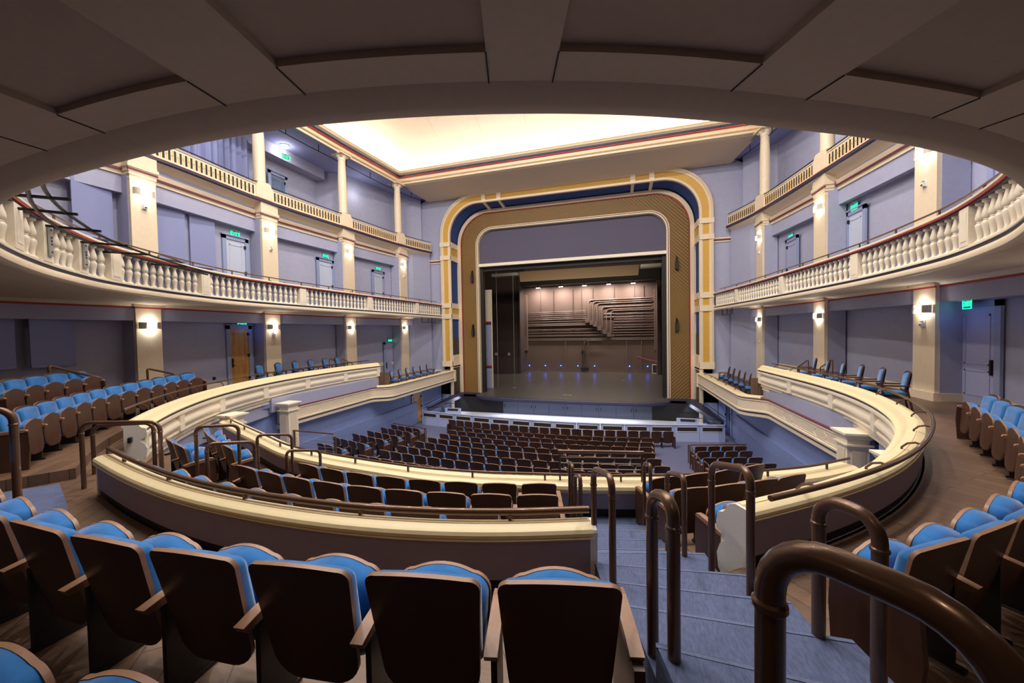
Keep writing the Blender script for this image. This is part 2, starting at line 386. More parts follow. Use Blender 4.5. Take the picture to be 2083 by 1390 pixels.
# ------------------------------------------------------------------ orchestra floor and walls
zr = lambda y: -6.2+max(0, 18.3-y)*.115
b = B(); ys = [26.4, 22, 20.5, 18.3]+[18.3-.9*i for i in range(1, 13)]
b.strip([(-10, y, zr(y)) for y in ys], [(10, y, zr(y)) for y in ys]); struct(b.build('floor_stalls', ofloor, smooth=False))
b = B()
for s in (-1, 1):
    for x0, x1 in ((9.9, 10.1),):
        b.box(min(s*x0, s*x1), max(s*x0, s*x1), 6, 26.2, -6.6, -3.0)
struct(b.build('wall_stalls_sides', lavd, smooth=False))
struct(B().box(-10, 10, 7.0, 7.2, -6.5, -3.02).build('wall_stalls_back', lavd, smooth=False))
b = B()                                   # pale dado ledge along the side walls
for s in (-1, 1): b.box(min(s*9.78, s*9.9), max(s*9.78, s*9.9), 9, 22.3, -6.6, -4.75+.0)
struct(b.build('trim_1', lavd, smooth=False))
# ceilings of the stalls side passages (undersides of boxes and loges)
b = B()
for s in (-1, 1): b.box(min(s*9.05, s*13.5), max(s*9.05, s*13.5), 18.25, 26.3, -3.5, -3.25).box(min(s*9.75, s*13.5), max(s*9.75, s*13.5), 17.2, 18.25, -3.5, -3.25)
struct(b.build('floor_boxes', wfloor, smooth=False))
# ------------------------------------------------------------------ side walls with pilasters
PX = [12.55, 12.05, 12.30, 11.9, 11.3]           # front faces, index -1..3
PYL = [(3.2, 3.95), (8.32, 9.04), (13.25, 14.05), (18.1, 18.98), (23.0, 23.9)]
def face_x(y):
    ks = [(-6, 13.0), (3.5, 12.55), (8.7, 11.95), (13.65, 12.32), (18.55, 11.9), (23.45, 11.26), (26.2, 10.6)]
    for (a, xa), (c, xc) in zip(ks, ks[1:]):
        if y <= c: return xa+(xc-xa)*(y-a)/(c-a)
    return 10.6
def wall_path(): return [(y, face_x(y)) for y in (-5.5, -2, 1, 3.5, 6, 8.7, 11, 13.65, 16, 18.55, 21, 23.45, 25, 26.3)]
REC = .75
pil_n = {0: 'first', 1: 'second', 2: 'third', 3: 'fourth'}
for s, side in ((-1, 'left'), (1, 'right')):
    wp = wall_path(); b = B()
    rec = [(s*(x+REC), y) for y, x in wp if y < 24]+[(s*(face_x(24.6)+.25), 24.6), (s*10.62, 26.15)]
    nr = normals(rec)
    b.sweep(rec, nr, [(0, -3.4), (.2, -3.4), (.2, 6.3), (0, 6.3)], m=0)
    o = struct(b.build('wall_'+side, lav, smooth=False))
    # band (frieze) over the recesses on both storeys, in the plane of the pilasters, with cornice and stripes
    fr = [(s*(x+.12), y) for y, x in wp if y < 24.2]+[(s*(face_x(24.3)+.12), 24.3)]
    nf = normals(fr)
    b = B().sweep(fr, nf, [(0, .62), (.62, .62), (.62, 1.3), (0, 1.3)]); struct(b.build('trim_frieze_lower_'+side, lav, smooth=False))
    b = B().sweep(fr, nf, [(.0, 1.12), (.02, 1.3), (-.55, 1.3), (-.5, 1.24), (-.22, 1.2), (-.1, 1.15), (-.06, 1.1), (0, 1.1)]); o = struct(b.build('trim_cornice_lower_'+side, cream))
    B().sweep(fr, nf, [(-.02, 1.04), (0, 1.04), (0, 1.09), (-.02, 1.09)], m=0).build('stripe', red, o, smooth=False)
    B().sweep(fr, nf, [(-.13, 1.165), (-.1, 1.165), (-.1, 1.19), (-.13, 1.19)], m=0).build('stripe', maroon, o, smooth=False)
    fr2 = [(x+s*.3, y) for x, y in fr]
    b = B().sweep(fr2, nf, [(0, 4.95), (.62, 4.95), (.62, 6.3), (0, 6.3)]); struct(b.build('trim_frieze_upper_'+side, lav, smooth=False))
    b = B().sweep(fr2, nf, [(0, 5.55), (-.05, 5.55), (-.05, 5.66), (-.09, 5.72), (-.09, 5.8), (-.13, 5.86), (-.13, 5.92), (0, 5.95)]); o = struct(b.build('trim_cornice_upper_'+side, cream))
    B().sweep(fr2, nf, [(-.11, 5.69), (-.09, 5.69), (-.09, 5.76), (-.11, 5.76)]).build('stripe', maroon, o, smooth=False)
    # the returns beside each pilaster and the pilasters
    for k, (y0, y1) in enumerate(PYL):
        x = PX[k]; nm = 'pilaster'
        where = 'beside the stage' if k == 4 else ('%s from the stage' % {3: 'second', 2: 'third', 1: 'fourth', 0: 'fifth'}[k])
        for st_, zb, zt in (('loge', ZF if k < 3 else (-3.25 if k == 4 else ZF-1.1), 1.1), ('balcony', 1.35, 5.75)):
            if k < 2 and s > 0 and st_ == 'balcony' and k == 0: continue
            p = thing(nm, 'cream wall pilaster on the %s side at %s level, %s' % (side, st_, where), 'pilaster', (s*x, (y0+y1)/2, 0))
            hw = (y1-y0)/2
            B().box(min(0, s*.1), max(0, s*.1), -hw, hw, zb+.22, zt).build('shaft', cream, p, smooth=False)
            B().box(min(s*.1, s*.72), max(s*.1, s*.72), -hw-.02, hw+.02, zb+.22, zt+.2).build('return', lav, p, smooth=False)
            B().box(min(-s*.05, s*.7), max(-s*.05, s*.7), -hw-.05, hw+.05, zb, zb+.24).build('plinth', cream, p, smooth=False)
            bb = B()
            if st_ == 'balcony':
                for u, z0, z1 in ((.025, 5.55, 5.66), (.045, 5.66, 5.8), (.075, 5.8, 5.92)): bb.box(min(-s*u, s*.3), max(-s*u, s*.3), -hw-u, hw+u, z0, z1)
                bb.box(min(-s*.04, s*.5), max(-s*.04, s*.5), -hw-.04, hw+.04, 5.92, 6.3)
                bb.build('capital', cream, p, smooth=False)
                B().box(min(-s*.055, 0), max(-s*.055, 0), -hw-.055, hw+.055, 5.69, 5.76).build('stripe', maroon, p, smooth=False)
                B().box(min(-s*.012, s*.3), max(-s*.012, s*.3), -hw-.012, hw+.012, 5.4, 5.44).build('necking', creamw, p, smooth=False)
            else:
                bb.box(min(-s*.1, s*.3), max(-s*.1, s*.3), -hw-.1, hw+.1, 1.13, 1.19)
                bb.box(min(-s*.06, s*.3), max(-s*.06, s*.3), -hw-.06, hw+.06, 1.09, 1.14)
                bb.build('capital', cream, p, smooth=False)
                B().box(min(-s*.03, 0), max(-s*.03, 0), -hw-.03, hw+.03, 1.04, 1.09).build('stripe', red, p, smooth=False)
    # baseboard along the loge wall
    bb = B(); q = [(s*(x+REC-.03), y) for y, x in wp if 1 <= y < 24]
    struct(bb.sweep(q, normals(q), [(0, ZF), (.03, ZF), (.03, ZF+.22), (0, ZF+.2)]).build('baseboard_'+side, cream, smooth=False))
# rear wall and rear parts of the room behind the camera
struct(B().box(-13.8, 13.8, -5.8, -5.6, -3, 6).build('wall_back', lav, smooth=False))
# ------------------------------------------------------------------ balcony floor slab with coffered soffit
nu = normals(UB); Lu = length(UB)
ZS = 1.2
def pt(i, d, z):
    p = (UB[i][0]+nu[i][0]*d, UB[i][1]+nu[i][1]*d); return (p[0], p[1], z)
b = B(); N = len(UB)
acc = [0]
for a, c in zip(UB, UB[1:]): acc.append(acc[-1]+(Vector(c)-Vector(a)).length)
mid = next(i for i in range(N) if UB[i][0] > 2.45)     # centre of a beam, near (2.4, 1.7)
s0 = acc[mid]
bays = [(26.4, 27.3), (27.9, 28.8), (29.4, 30.3), (30.86, 31.76), (32.21, 33.11), (33.45, 34.31), (34.76, 35.66), (36.1, 36.95), (37.5, 38.3), (38.8, 39.6)]
def edge_out(i):
    return clipout(UB[i], nu[i], 16)
def dist_out(i):
    q = edge_out(i); return max(.6, math.hypot(q[0]-UB[i][0], q[1]-UB[i][1]))
for i in range(N-1):
    sm = (acc[i]+acc[i+1])/2
    cof = any(a <= sm <= e for a, e in bays) and min(UB[i][1], UB[i+1][1]) < 6.5
    rows = [(.1, .34), (.34, 2.2), (2.2, None)]
    for j, (d0, d1) in enumerate(rows):
        e0 = d1 or 99; A0 = min(d0, dist_out(i)); A1 = min(e0, dist_out(i)); B0 = min(d0, dist_out(i+1)); B1 = min(e0, dist_out(i+1))
        if A1 <= A0 and B1 <= B0: continue
        up = .035 if (cof and j == 1) else 0
        b.add([pt(i, A0, ZS+up), pt(i+1, B0, ZS+up), pt(i+1, B1, ZS+up), pt(i, A1, ZS+up)], [(0, 1, 2, 3)], 1 if up else 0)
        if up:
            b.add([pt(i, A0, ZS), pt(i+1, B0, ZS), pt(i+1, B0, ZS+up), pt(i, A0, ZS+up)], [(0, 1, 2, 3)], 0)
            b.add([pt(i, A1, ZS), pt(i+1, B1, ZS), pt(i+1, B1, ZS+up), pt(i, A1, ZS+up)], [(0, 1, 2, 3)], 0)
            for q, ii in ((i, i), (i+1, i+1)):
                so = acc[q]+(-.08 if q == i else .08)
                if not any(a <= so <= e for a, e in bays):
                    b.add([pt(ii, .34, ZS), pt(ii, 2.2, ZS), pt(ii, 2.2, ZS+up), pt(ii, .34, ZS+up)], [(0, 1, 2, 3)], 0)
top = B(); top.strip([pt(i, .1, 1.38) for i in range(N)], [edge_out(i)+(1.38,) for i in range(N)])
slab = struct(b.build('ceiling_balcony_soffit', [soff, coffm], smooth=False))
struct(top.build('floor_balcony', wfloor, smooth=False))
j = B()                                                # panel joints in the soffit
for a, e in bays:
    for ss in (a, e):
        i = min(range(N), key=lambda k: abs(acc[k]-ss))
        if UB[i][1] < 6.3: j.bar(pt(i, .12, ZS-.002), pt(i, .34, ZS-.002), .006, .006)
j.build('joint', black, slab, smooth=False)
# ================================================================== balcony balustrade (upper horseshoe)
SM = 29.8
bal_prof = [(.07, 0), (.07, .035), (.045, .045), (.037, .08), (.042, .14), (.055, .22), (.066, .28), (.064, .315), (.05, .335), (.042, .342), (.048, .355), (.042, .37), (.05, .378), (.064, .40), (.068, .44), (.058, .5), (.042, .57), (.033, .62), (.036, .645), (.062, .655), (.07, .70)]
bal_me = B().lathe(bal_prof, 14).mesh('baluster', creamw)
def balustrade(side, s0, s1, posts, ends):
    C = sub(UB, s0, s1); n = normals(C)
    t = thing('balcony_balustrade', 'cream balcony balustrade of turned balusters along the %s side' % side, 'balustrade')
    B().sweep(C, n, [(.16, 1.2), (.06, 1.15), (-.02, 1.15), (-.07, 1.18), (-.085, 1.24), (-.06, 1.3), (.16, 1.3)], m=0).build('bottom_moulding', cream, t)
    B().sweep(C, n, [(-.045, 1.3), (-.045, 1.37), (.16, 1.37), (.16, 1.3)]).build('stripe', navy, t, smooth=False)
    B().sweep(C, n, [(-.07, 1.37), (-.07, 1.41), (-.05, 1.425), (.16, 1.425), (.16, 1.37)]).build('base_rail', creamw, t, smooth=False)
    B().sweep(C, n, [(.13, 1.42), (.13, 2.14), (.18, 2.14), (.18, 1.42)]).build('backing_panel', lav, t, smooth=False)
    B().sweep(C, n, [(-.06, 2.12), (-.06, 2.16), (.18, 2.16), (.18, 2.12)]).build('stripe', navy, t, smooth=False)
    B().sweep(C, n, [(-.09, 2.16), (-.09, 2.185), (.18, 2.185), (.18, 2.16)]).build('stripe', red, t, smooth=False)
    B().sweep(C, n, [(-.08, 2.185), (-.1, 2.2), (-.1, 2.235), (-.07, 2.26), (.2, 2.26), (.2, 2.185)]).build('cap_rail', cream, t)
    for s in posts:
        p, tg = at(UB, s); a = math.atan2(tg.y, tg.x)
        o = B(); o.cbox((0, 0, 1.775), .36, .2, .7); o.cbox((0, 0, 1.775), .24, .215, .52)
        q = o.build('post', creamw, t, smooth=False); nn = Vector((-tg.y, tg.x)); nn = nn if nn.dot(p-Vector((0, 13))) > 0 else -nn
        q.location = (p.x+nn.x*.03, p.y+nn.y*.03, 0); q.rotation_euler = (0, 0, a)
    marks = sorted(posts+ends)
    for a, c in zip(marks, marks[1:]):
        L = c-a-.4
        k = max(1, round(L/.262))
        for i in range(k):
            s = a+.2+L*(i+.5)/k; p, tg = at(UB, s)
            nn = Vector((-tg.y, tg.x)); nn = nn if nn.dot(p-Vector((0, 13))) > 0 else -nn
            inst('baluster', bal_me, t, (p.x+nn.x*.035, p.y+nn.y*.035, 1.42), (0, 0, math.atan2(tg.y, tg.x)))
    return t
balustrade('stage-left, nearer the curved pipe', 0, 26.0, [3.6, 8.39, 12.89, 17.38, 20.68, 21.87, 23.22, 24.4, 25.6], [0.1])
balustrade('stage-right, nearer the big exit sign', 38.5, Lu, [57.23, 52.44, 47.79, 43.3], [Lu-.1, 38.7])
# blank rear part of the balcony front above the camera (same mouldings)
C = sub(UB, 26.0, 38.5); n = normals(C)
t = thing('balcony_lip', 'curved lip of the balcony overhead, plain cream moulding across the top of the view', 'balcony')
B().sweep(C, n, [(.16, 1.2), (.06, 1.15), (-.02, 1.15), (-.07, 1.18), (-.085, 1.24), (-.06, 1.3), (.16, 1.3)]).build('bottom_moulding', soff, t)
B().sweep(C, n, [(-.045, 1.3), (-.045, 2.2), (.16, 2.2), (.16, 1.3)]).build('front_panel', cream, t, smooth=False)
# balustrade hand rails
def rail(name, label, C, z, r=.024, step=1.45, post=.07, off=0, brk=.1, tail=None, arch=False):
    n = normals(C); t = thing(name, label, 'rail')
    P = [(x+a*off, y+b*off, z) for (x, y), (a, b) in zip(C, n)]
    B().tube(P, r, 10).build('handrail', bronze, t)
    L = length(C); k = max(2, round(L/step)); me = None
    for i in range(k):
        s = L*(i+.5)/k; p, tg = at(C, s); nn = Vector((-tg.y, tg.x)); nn = nn if nn.dot(p-Vector((0, 13))) > 0 else -nn
        a = Vector((p.x+nn.x*off, p.y+nn.y*off, z-r*.6))
        if arch:
            q = [a+Vector((-nn.x*u, -nn.y*u, -h)) for u, h in ((0, 0), (.07, -.015), (.14, .01), (.19, .07), (.2, post))]
            B().tube(q, .014, 6).build('bracket', bronze, t)
        else:
            B().bar(a, a-Vector((0, 0, post)), .03, .03).build('bracket', bronze, t, smooth=False)
    return t
rail('balustrade_rail', 'thin bronze rail on top of the balcony balustrade at stage-left', sub(UB, .7, 23.4), 2.42, .022, 1.6, .17, .06)
rail('balustrade_rail', 'thin bronze rail on top of the balcony balustrade at stage-right', sub(UB, 40.5, Lu-.8), 2.42, .022, 1.6, .17, .06)
# curved double lighting pipe hung out from the balcony front (house left)
t = thing('lighting_pipe', 'curved double black lighting pipe held out from the balcony balustrade on brackets', 'lighting pipe')
PO = catmull([(-2.6, 2.62), (-3.54, 2.91), (-4.15, 3.21), (-4.83, 3.64), (-5.45, 4.11), (-6.13, 4.66), (-6.79, 5.36), (-7.59, 6.4), (-8.5, 7.9), (-9.1, 9.2)])
PI_ = catmull([(-3.2, 2.66), (-4.04, 2.97), (-4.92, 3.37), (-5.75, 3.86), (-6.49, 4.41), (-7.1, 5.02), (-7.75, 5.85), (-8.5, 7.2), (-9.2, 8.7)])
B().tube([p+(2.06,) for p in PO], .026, 8).build('pipe', blackm, t)
B().tube([p+(2.05,) for p in PI_], .026, 8).build('pipe', blackm, t)
for a, c in (((-4.75, 2.87), (-4.0, 3.35)), ((-5.4, 3.28), (-4.8, 3.78)), ((-6.3, 3.9), (-5.72, 4.5)), ((-7.28, 4.8), (-6.66, 5.38)), ((-7.98, 5.6), (-7.3, 6.1)), ((-8.75, 6.95), (-8.2, 7.5))):
    B().tube([a+(2.06,), c+(2.04,)], .024, 8).build('bracket', blackm, t)
for i, s in enumerate((21.87, 23.22)):
    p, tg = at(UB, s+.02); nn = Vector((-tg.y, tg.x)); nn = nn if nn.dot(p-Vector((0, 13))) > 0 else -nn
    t = thing('outlet_box', 'grey outlet plate with black sockets on the balustrade post, %s of two' % ('nearer the stage' if i == 0 else 'further from the stage'), 'outlet', (p.x-nn.x*.1, p.y-nn.y*.1, 1.8), math.atan2(tg.y, tg.x))
    B().box(-.075, .075, -.012, .012, -.27, .27).build('plate', steelp, t, smooth=False)
    for zz in (-.2, -.06, 0, .06, .2): B().cbox((0, 0, zz), .05, .034, .03).build('socket', black, t, smooth=False)
# ================================================================== loge parapet (middle level)
cap_prof = [(-.17, -1.85), (-.19, -1.84), (-.2, -1.82), (-.185, -1.8), (-.14, -1.785), (-.11, -1.76), (-.09, -1.72), (-.05, -1.67), (.0, -1.645), (.055, -1.642), (.058, -1.656), (.068, -1.656), (.07, -1.644), (.11, -1.655), (.145, -1.675), (.16, -1.7), (.16, -1.725), (.15, -1.735), (.165, -1.738), (.165, -1.748), (.12, -1.75), (-.06, -1.75), (-.06, -1.85)]
face_prof = [(-.06, -1.88), (-.12, -1.9), (-.2, -1.91), (-.2, -1.97), (-.17, -2.0), (-.1, -2.04), (-.08, -2.07), (-.1, -2.1), (-.15, -2.15), (-.18, -2.22), (-.165, -2.29), (-.12, -2.35), (-.08, -2.38), (-.14, -2.4), (-.14, -2.44), (-.08, -2.46), (-.08, -2.56), (-.03, -2.58), (-.03, -2.7), (.02, -2.7), (.02, -1.88)]
sh = lambda P: [(u, z+DZ) for u, z in P]
def parapet(label, C, zfloor, posts=True, ends=(False, False), rail_off=.05, rail_z=-1.50, arch=True, rail_rng=None, face_m=None):
    n = normals(C); t = thing('loge_parapet', label, 'parapet')
    B().sweep(C, n, sh(cap_prof)).build('cap', capm, t, ang=24)
    B().sweep(C, n, sh(face_prof)).build('front_moulding', creamw, t)
    B().sweep(C, n, [(-.165, -1.85), (-.165, -1.87), (-.06, -1.87), (-.06, -1.85)]).build('stripe', maroon, t, smooth=False)
    B().sweep(C, n, [(-.15, -1.87), (-.15, -1.905), (-.06, -1.905), (-.06, -1.87)]).build('stripe', navy, t, smooth=False)
    B().sweep(C, n, [(.02, -1.75), (.12, -1.75), (.12, zfloor+.1), (.02, zfloor+.1)]).build('back_panel', grayl, t, smooth=False)
    B().sweep(C, n, [(.02, zfloor+.1), (.1, zfloor+.1), (.1, zfloor-.3), (.02, zfloor-.3)]).build('base_board', black, t, smooth=False)
    if posts:
        L = length(C); k = max(1, round(L/2.55))
        for i in range(k+1):
            s = min(L-.12, max(.12, L*i/k)); p, tg = at(C, s); nn = Vector((-tg.y, tg.x)); nn = nn if nn.dot(p-Vector((0, 13))) > 0 else -nn
            o = B(); o.box(-.13, .13, -.05, .05, -2.41, -1.98)
            q = o.build('post', creamw, t, smooth=False); q.location = (p.x-nn.x*.13, p.y-nn.y*.13, DZ); q.rotation_euler = (0, 0, math.atan2(tg.y, tg.x))
    return t
pL = parapet('curved cream loge parapet on the stage-left side, ending at the gap with two bronze loops', CL, ZF)
pN = parapet('curved cream parapet behind the sunken rows, right in front of the first row', CN, ZF, posts=False)
pR = parapet('curved cream loge parapet on the stage-right side, bending round to the aisle', CR, ZF)
for s in (-1, 1):     # return of the loge fronts at their stage end, back to the wall
    C = [(s*9.0, 17.0), (s*11.6, 17.0)]
    B().box(min(s*9.75, s*11.9), max(s*9.75, s*11.9), 18.02, 18.2, -3.05, -1.84).build('end_wall', creamw, pL if s < 0 else pR, smooth=False)
# white end faces where the parapet is cut by the aisles
def endcap(C, last, par, flip=1):
    p = Vector(C[-1] if last else C[0]); q = Vector(C[-2] if last else C[1]); tg = (p-q).normalized(); nn = Vector((-tg.y, tg.x)); nn = nn if nn.dot(p-Vector((0, 13))) > 0 else -nn
    prof = [(-.2, -1.86), (-.2, -1.82), (-.185, -1.805), (-.14, -1.79), (-.115, -1.765), (-.095, -1.725), (-.055, -1.675), (.0, -1.65), (.11, -1.66), (.145, -1.68), (.155, -1.7), (.155, -1.74), (.125, -1.76), (.125, -2.62), (-.12, -2.62), (-.17, -2.58), (-.12, -2.54), (-.14, -2.44), (-.19, -2.36), (-.205, -2.22), (-.17, -2.12), (-.11, -2.06), (-.12, -2.02), (-.21, -1.98), (-.21, -1.9)]
    b = B(); m = len(prof)
    b.add([(p.x+tg.x*e+nn.x*u, p.y+tg.y*e+nn.y*u, z) for e in (-.02, .035) for u, z in prof], [tuple(range(m)), tuple(reversed(range(m, 2*m)))]+[(i, (i+1) % m, m+(i+1) % m, m+i) for i in range(m)])
    o = b.build('end_face', white, par, smooth=False); return o
endcap(CL, True, pL); endcap(CR, True, pR); endcap(CN, False, pN); endcap(CN, True, pN)
rail('parapet_rail', 'long bronze handrail on the stage-left loge parapet, on curved brackets', [tuple(p) for p in sub(CL, .4, length(CL)-.7)], -1.5, .024, 1.3, .19, .3, arch=True)
rail('parapet_rail', 'thick bronze handrail on the curved parapet in front of the first row', [tuple(p) for p in CN], -1.572, .03, 1.3, .09, .0)
rail('parapet_rail', 'long bronze handrail on the stage-right loge parapet, ending near the aisle', [tuple(p) for p in sub(CR, .4, length(CR)-.12)], -1.53, .028, 1.3, .17, .22, arch=True)
n0 = normals(CN)[0]
B().tube([CN[0]+(-1.572,), (CN[0][0]-.04, CN[0][1]+.02, -1.59), (CN[0][0]-.06, CN[0][1]+.03, -1.66), (CN[0][0]-.06, CN[0][1]+.03, ZF)], .03, 10).build('newel_post', bronze, [o for o in bpy.data.objects if o.name.startswith('parapet_rail')][1])
# ================================================================== far parapet in front of the sunken rows
n = normals(P2L)
t = thing('far_parapet', 'low cream-capped curved parapet in front of the sunken rows, over the stalls', 'parapet')
B().sweep(P2L, n, [(-.2, -2.630), (-.21, -2.590), (-.16, -2.570), (.0, -2.565), (.0, -2.570), (.12, -2.570), (.19, -2.600), (.205, -2.650), (.18, -2.690), (.15, -2.690), (.15, -2.730), (-.15, -2.730)]).build('cap', capm, t)
B().sweep(P2L, n, [(.0, -2.730), (.12, -2.730), (.12, -3.000), (.0, -3.000)]).build('back_panel', grayl, t, smooth=False)
B().sweep(P2L, n, [(.0, -3.000), (.1, -3.000), (.1, -3.120), (.0, -3.120)]).build('base_board', black, t, smooth=False)
B().sweep(P2L, n, [(-.12, -2.690), (-.16, -2.820), (-.16, -3.070), (-.1, -3.370), (0, -3.370), (0, -2.690)]).build('front_moulding', creamw, t)
rail('far_parapet_rail', 'bronze rail running along the low far parapet over the stalls', P2L, -2.460, .022, 1.25, .12, .03)
# guard frame standing on the far parapet at the foot of the aisle
g0, g1 = Vector((2.64, 6.18, -.07)), Vector((3.99, 6.43, -.07))
t = thing('guard_rail', 'straight bronze guard rail with thin crossbars on the far parapet at the aisle foot', 'rail', (0, 0, 0))
B().tube([g0+Vector((-.03, 0, -2.0)), g1+Vector((.03, 0, -2.0))], .028, 10).build('handrail', bronze, t)
for g in (g0, g1): B().bar(g+Vector((0, 0, -2.0)), g+Vector((0, 0, -2.52)), .03, .03).build('post', bronze, t, smooth=False)
for z in (-2.1, -2.2, -2.3): B().tube([g0+Vector((0, 0, z)), g1+Vector((0, 0, z))], .008, 6).build('crossbar', steelp, t)
# pedestals at the ends of the far parapet, columns carrying the loge
def pier(name, label, cat, x, y, zb, zt, w, capital=True):
    t = thing(name, label, cat, (x, y, 0))
    B().cbox((0, 0, (zb+zt)/2), w, w, zt-zb).build('shaft', creamw, t, smooth=False)
    b = B()
    for d, z0, z1 in ((.05, zt-.05, zt), (.1, zt, zt+.05), (.06, zt-.28, zt-.24)): b.cbox((0, 0, (z0+z1)/2), w+2*d, w+2*d, z1-z0)
    b.add([(sx*(w/2+.02), sy*(w/2+.02), zt-.12) for sx, sy in ((-1, -1), (1, -1), (1, 1), (-1, 1))]+[(sx*(w/2+.09), sy*(w/2+.09), zt) for sx, sy in ((-1, -1), (1, -1), (1, 1), (-1, 1))], [(0, 1, 5, 4), (1, 2, 6, 5), (2, 3, 7, 6), (3, 0, 4, 7)])
    b.build('capital', creamw, t, smooth=False)
    b = B()
    for k in range(4):
        M = Matrix.Rotation(k*PI/2, 4, 'Z'); q = w/2+.004
        b.box(-w*.3, w*.3, q-.01, q+.012, zb+.3, zt-.4, 0, M)
    b.build('panel', cream, t, smooth=False)
pier('pedestal', 'small cream pedestal ending the far parapet under the stage-left loge', 'pedestal', -8.2, 8.6, -3.5, -2.5, .4)
pier('pedestal', 'small cream pedestal ending the far parapet under the stage-right loge', 'pedestal', 8.68, 8.5, -3.5, -2.5, .4)
pier('loge_column', 'square cream panelled column carrying the stage-left loge over the stalls', 'column', -9.25, 11.6, -6.0, -2.74, .46)
pier('loge_column', 'square cream panelled column carrying the stage-right loge over the stalls', 'column', 9.35, 11.2, -6.0, -2.72, .46)
# undersides of the loges
b = B()
for s in (-1, 1): b.box(min(s*9.75, s*13.4), max(s*9.75, s*13.4), 8, 18.0, -2.86, -2.7)
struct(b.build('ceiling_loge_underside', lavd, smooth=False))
# ================================================================== box fronts along the stalls walls
for s, side in ((-1, 'stage-left'), (1, 'stage-right')):
    C = [(s*9.62, 11.6), (s*9.62, 17.15)]+[(s*(9.62-.78*(1-math.cos(a))/1), 17.15+.55*math.sin(a)) for a in (.4, .8, 1.2, PI/2)]+[(s*8.78, 18.1), (s*8.78, 26.1)]
    C = [(s*9.62, 11.6), (s*9.62, 17.2), (s*9.55, 17.36), (s*9.3, 17.55), (s*9.05, 17.68), (s*8.86, 17.85), (s*8.76, 18.1), (s*8.72, 26.25)]
    C = resample(C, .12); n = normals(C, (0, 20))
    t = thing('box_parapet', 'cream box front with inlaid panels on the %s stalls wall' % side, 'balcony')
    B().sweep(C, n, [(0, -3.02), (-.05, -3.03), (-.05, -3.1), (-.02, -3.12), (-.02, -3.5), (-.05, -3.52), (-.05, -3.58), (-.02, -3.6), (.25, -3.6), (.25, -3.0)]).build('front_panel', cream, t)
    B().sweep(C, n, [(-.06, -3.0), (-.06, -3.035), (.2, -3.035), (.2, -3.0)]).build('stripe', maroon, t, smooth=False)
    B().sweep(C, n, [(-.03, -3.6), (-.03, -3.64), (.2, -3.64), (.2, -3.6)]).build('stripe', navy, t, smooth=False)
    B().sweep(C, n, [(-.01, -3.64), (-.01, -3.78), (.1, -3.82), (.3, -3.82), (.3, -3.64)]).build('lower_moulding', cream, t)
    Cb = sub(C, 5.95, length(C)); nb = normals(Cb, (0, 20))
    B().sweep(Cb, nb, [(-.08, -3.0), (-.09, -2.95), (-.05, -2.91), (.3, -2.91), (.34, -2.95), (.34, -3.0)]).build('cap', capm, t)
    B().sweep(Cb, nb, [(.22, -3.0), (.34, -3.0), (.34, -3.3), (.22, -3.3)]).build('back_panel', grayl, t, smooth=False)
    B().box(min(s*8.62, s*10.4), max(s*8.62, s*10.4), 26.1, 26.3, -3.82, -2.95).build('end_panel', cream, t, smooth=False)
    for y0, y1 in ((11.9, 13.1), (13.5, 15.3), (15.7, 16.9)):
        b = B()
        x = s*9.6
        for a, c in (((x, y0, -3.17), (x, y1, -3.17)), ((x, y0, -3.46), (x, y1, -3.46))): b.bar(a, c, .02, .02)
        for yy, d in ((y0, 1), (y1, -1)):
            b.tube([(x, yy+d*.16*math.sin(PI*k/8)*(1 if y0 > 13 else 1), -3.17-.29*k/8) for k in range(9)], .011, 6)
        b.build('panel_moulding', creamw, t)
    b = B()
    for yy in (22.0,):
        b.tube([(s*8.7, yy+.14*math.sin(PI*k/8), -3.13-.36*k/8) for k in range(9)], .012, 6)
    b.build('panel_moulding', creamw, t)
    rail('box_rail', 'thin bronze rail on the %s box front cap' % side, [(s*8.85, 18.4), (s*8.85, 25.9)], -2.79, .02, 1.4, .12, .05)
    # lavender wall between box front and loge
    struct(B().box(min(s*9.66, s*9.8), max(s*9.66, s*9.8), 11.2, 18.0, -3.05, -2.5).build('wall_above_box_'+('left' if s < 0 else 'right'), lav, smooth=False))
    # cream corner post and dark opening beside the proscenium
    struct(B().box(min(s*8.75, s*8.95), max(s*8.75, s*8.95), 26.0, 26.12, -6.4, -3.8).build('trim_post', cream, smooth=False))
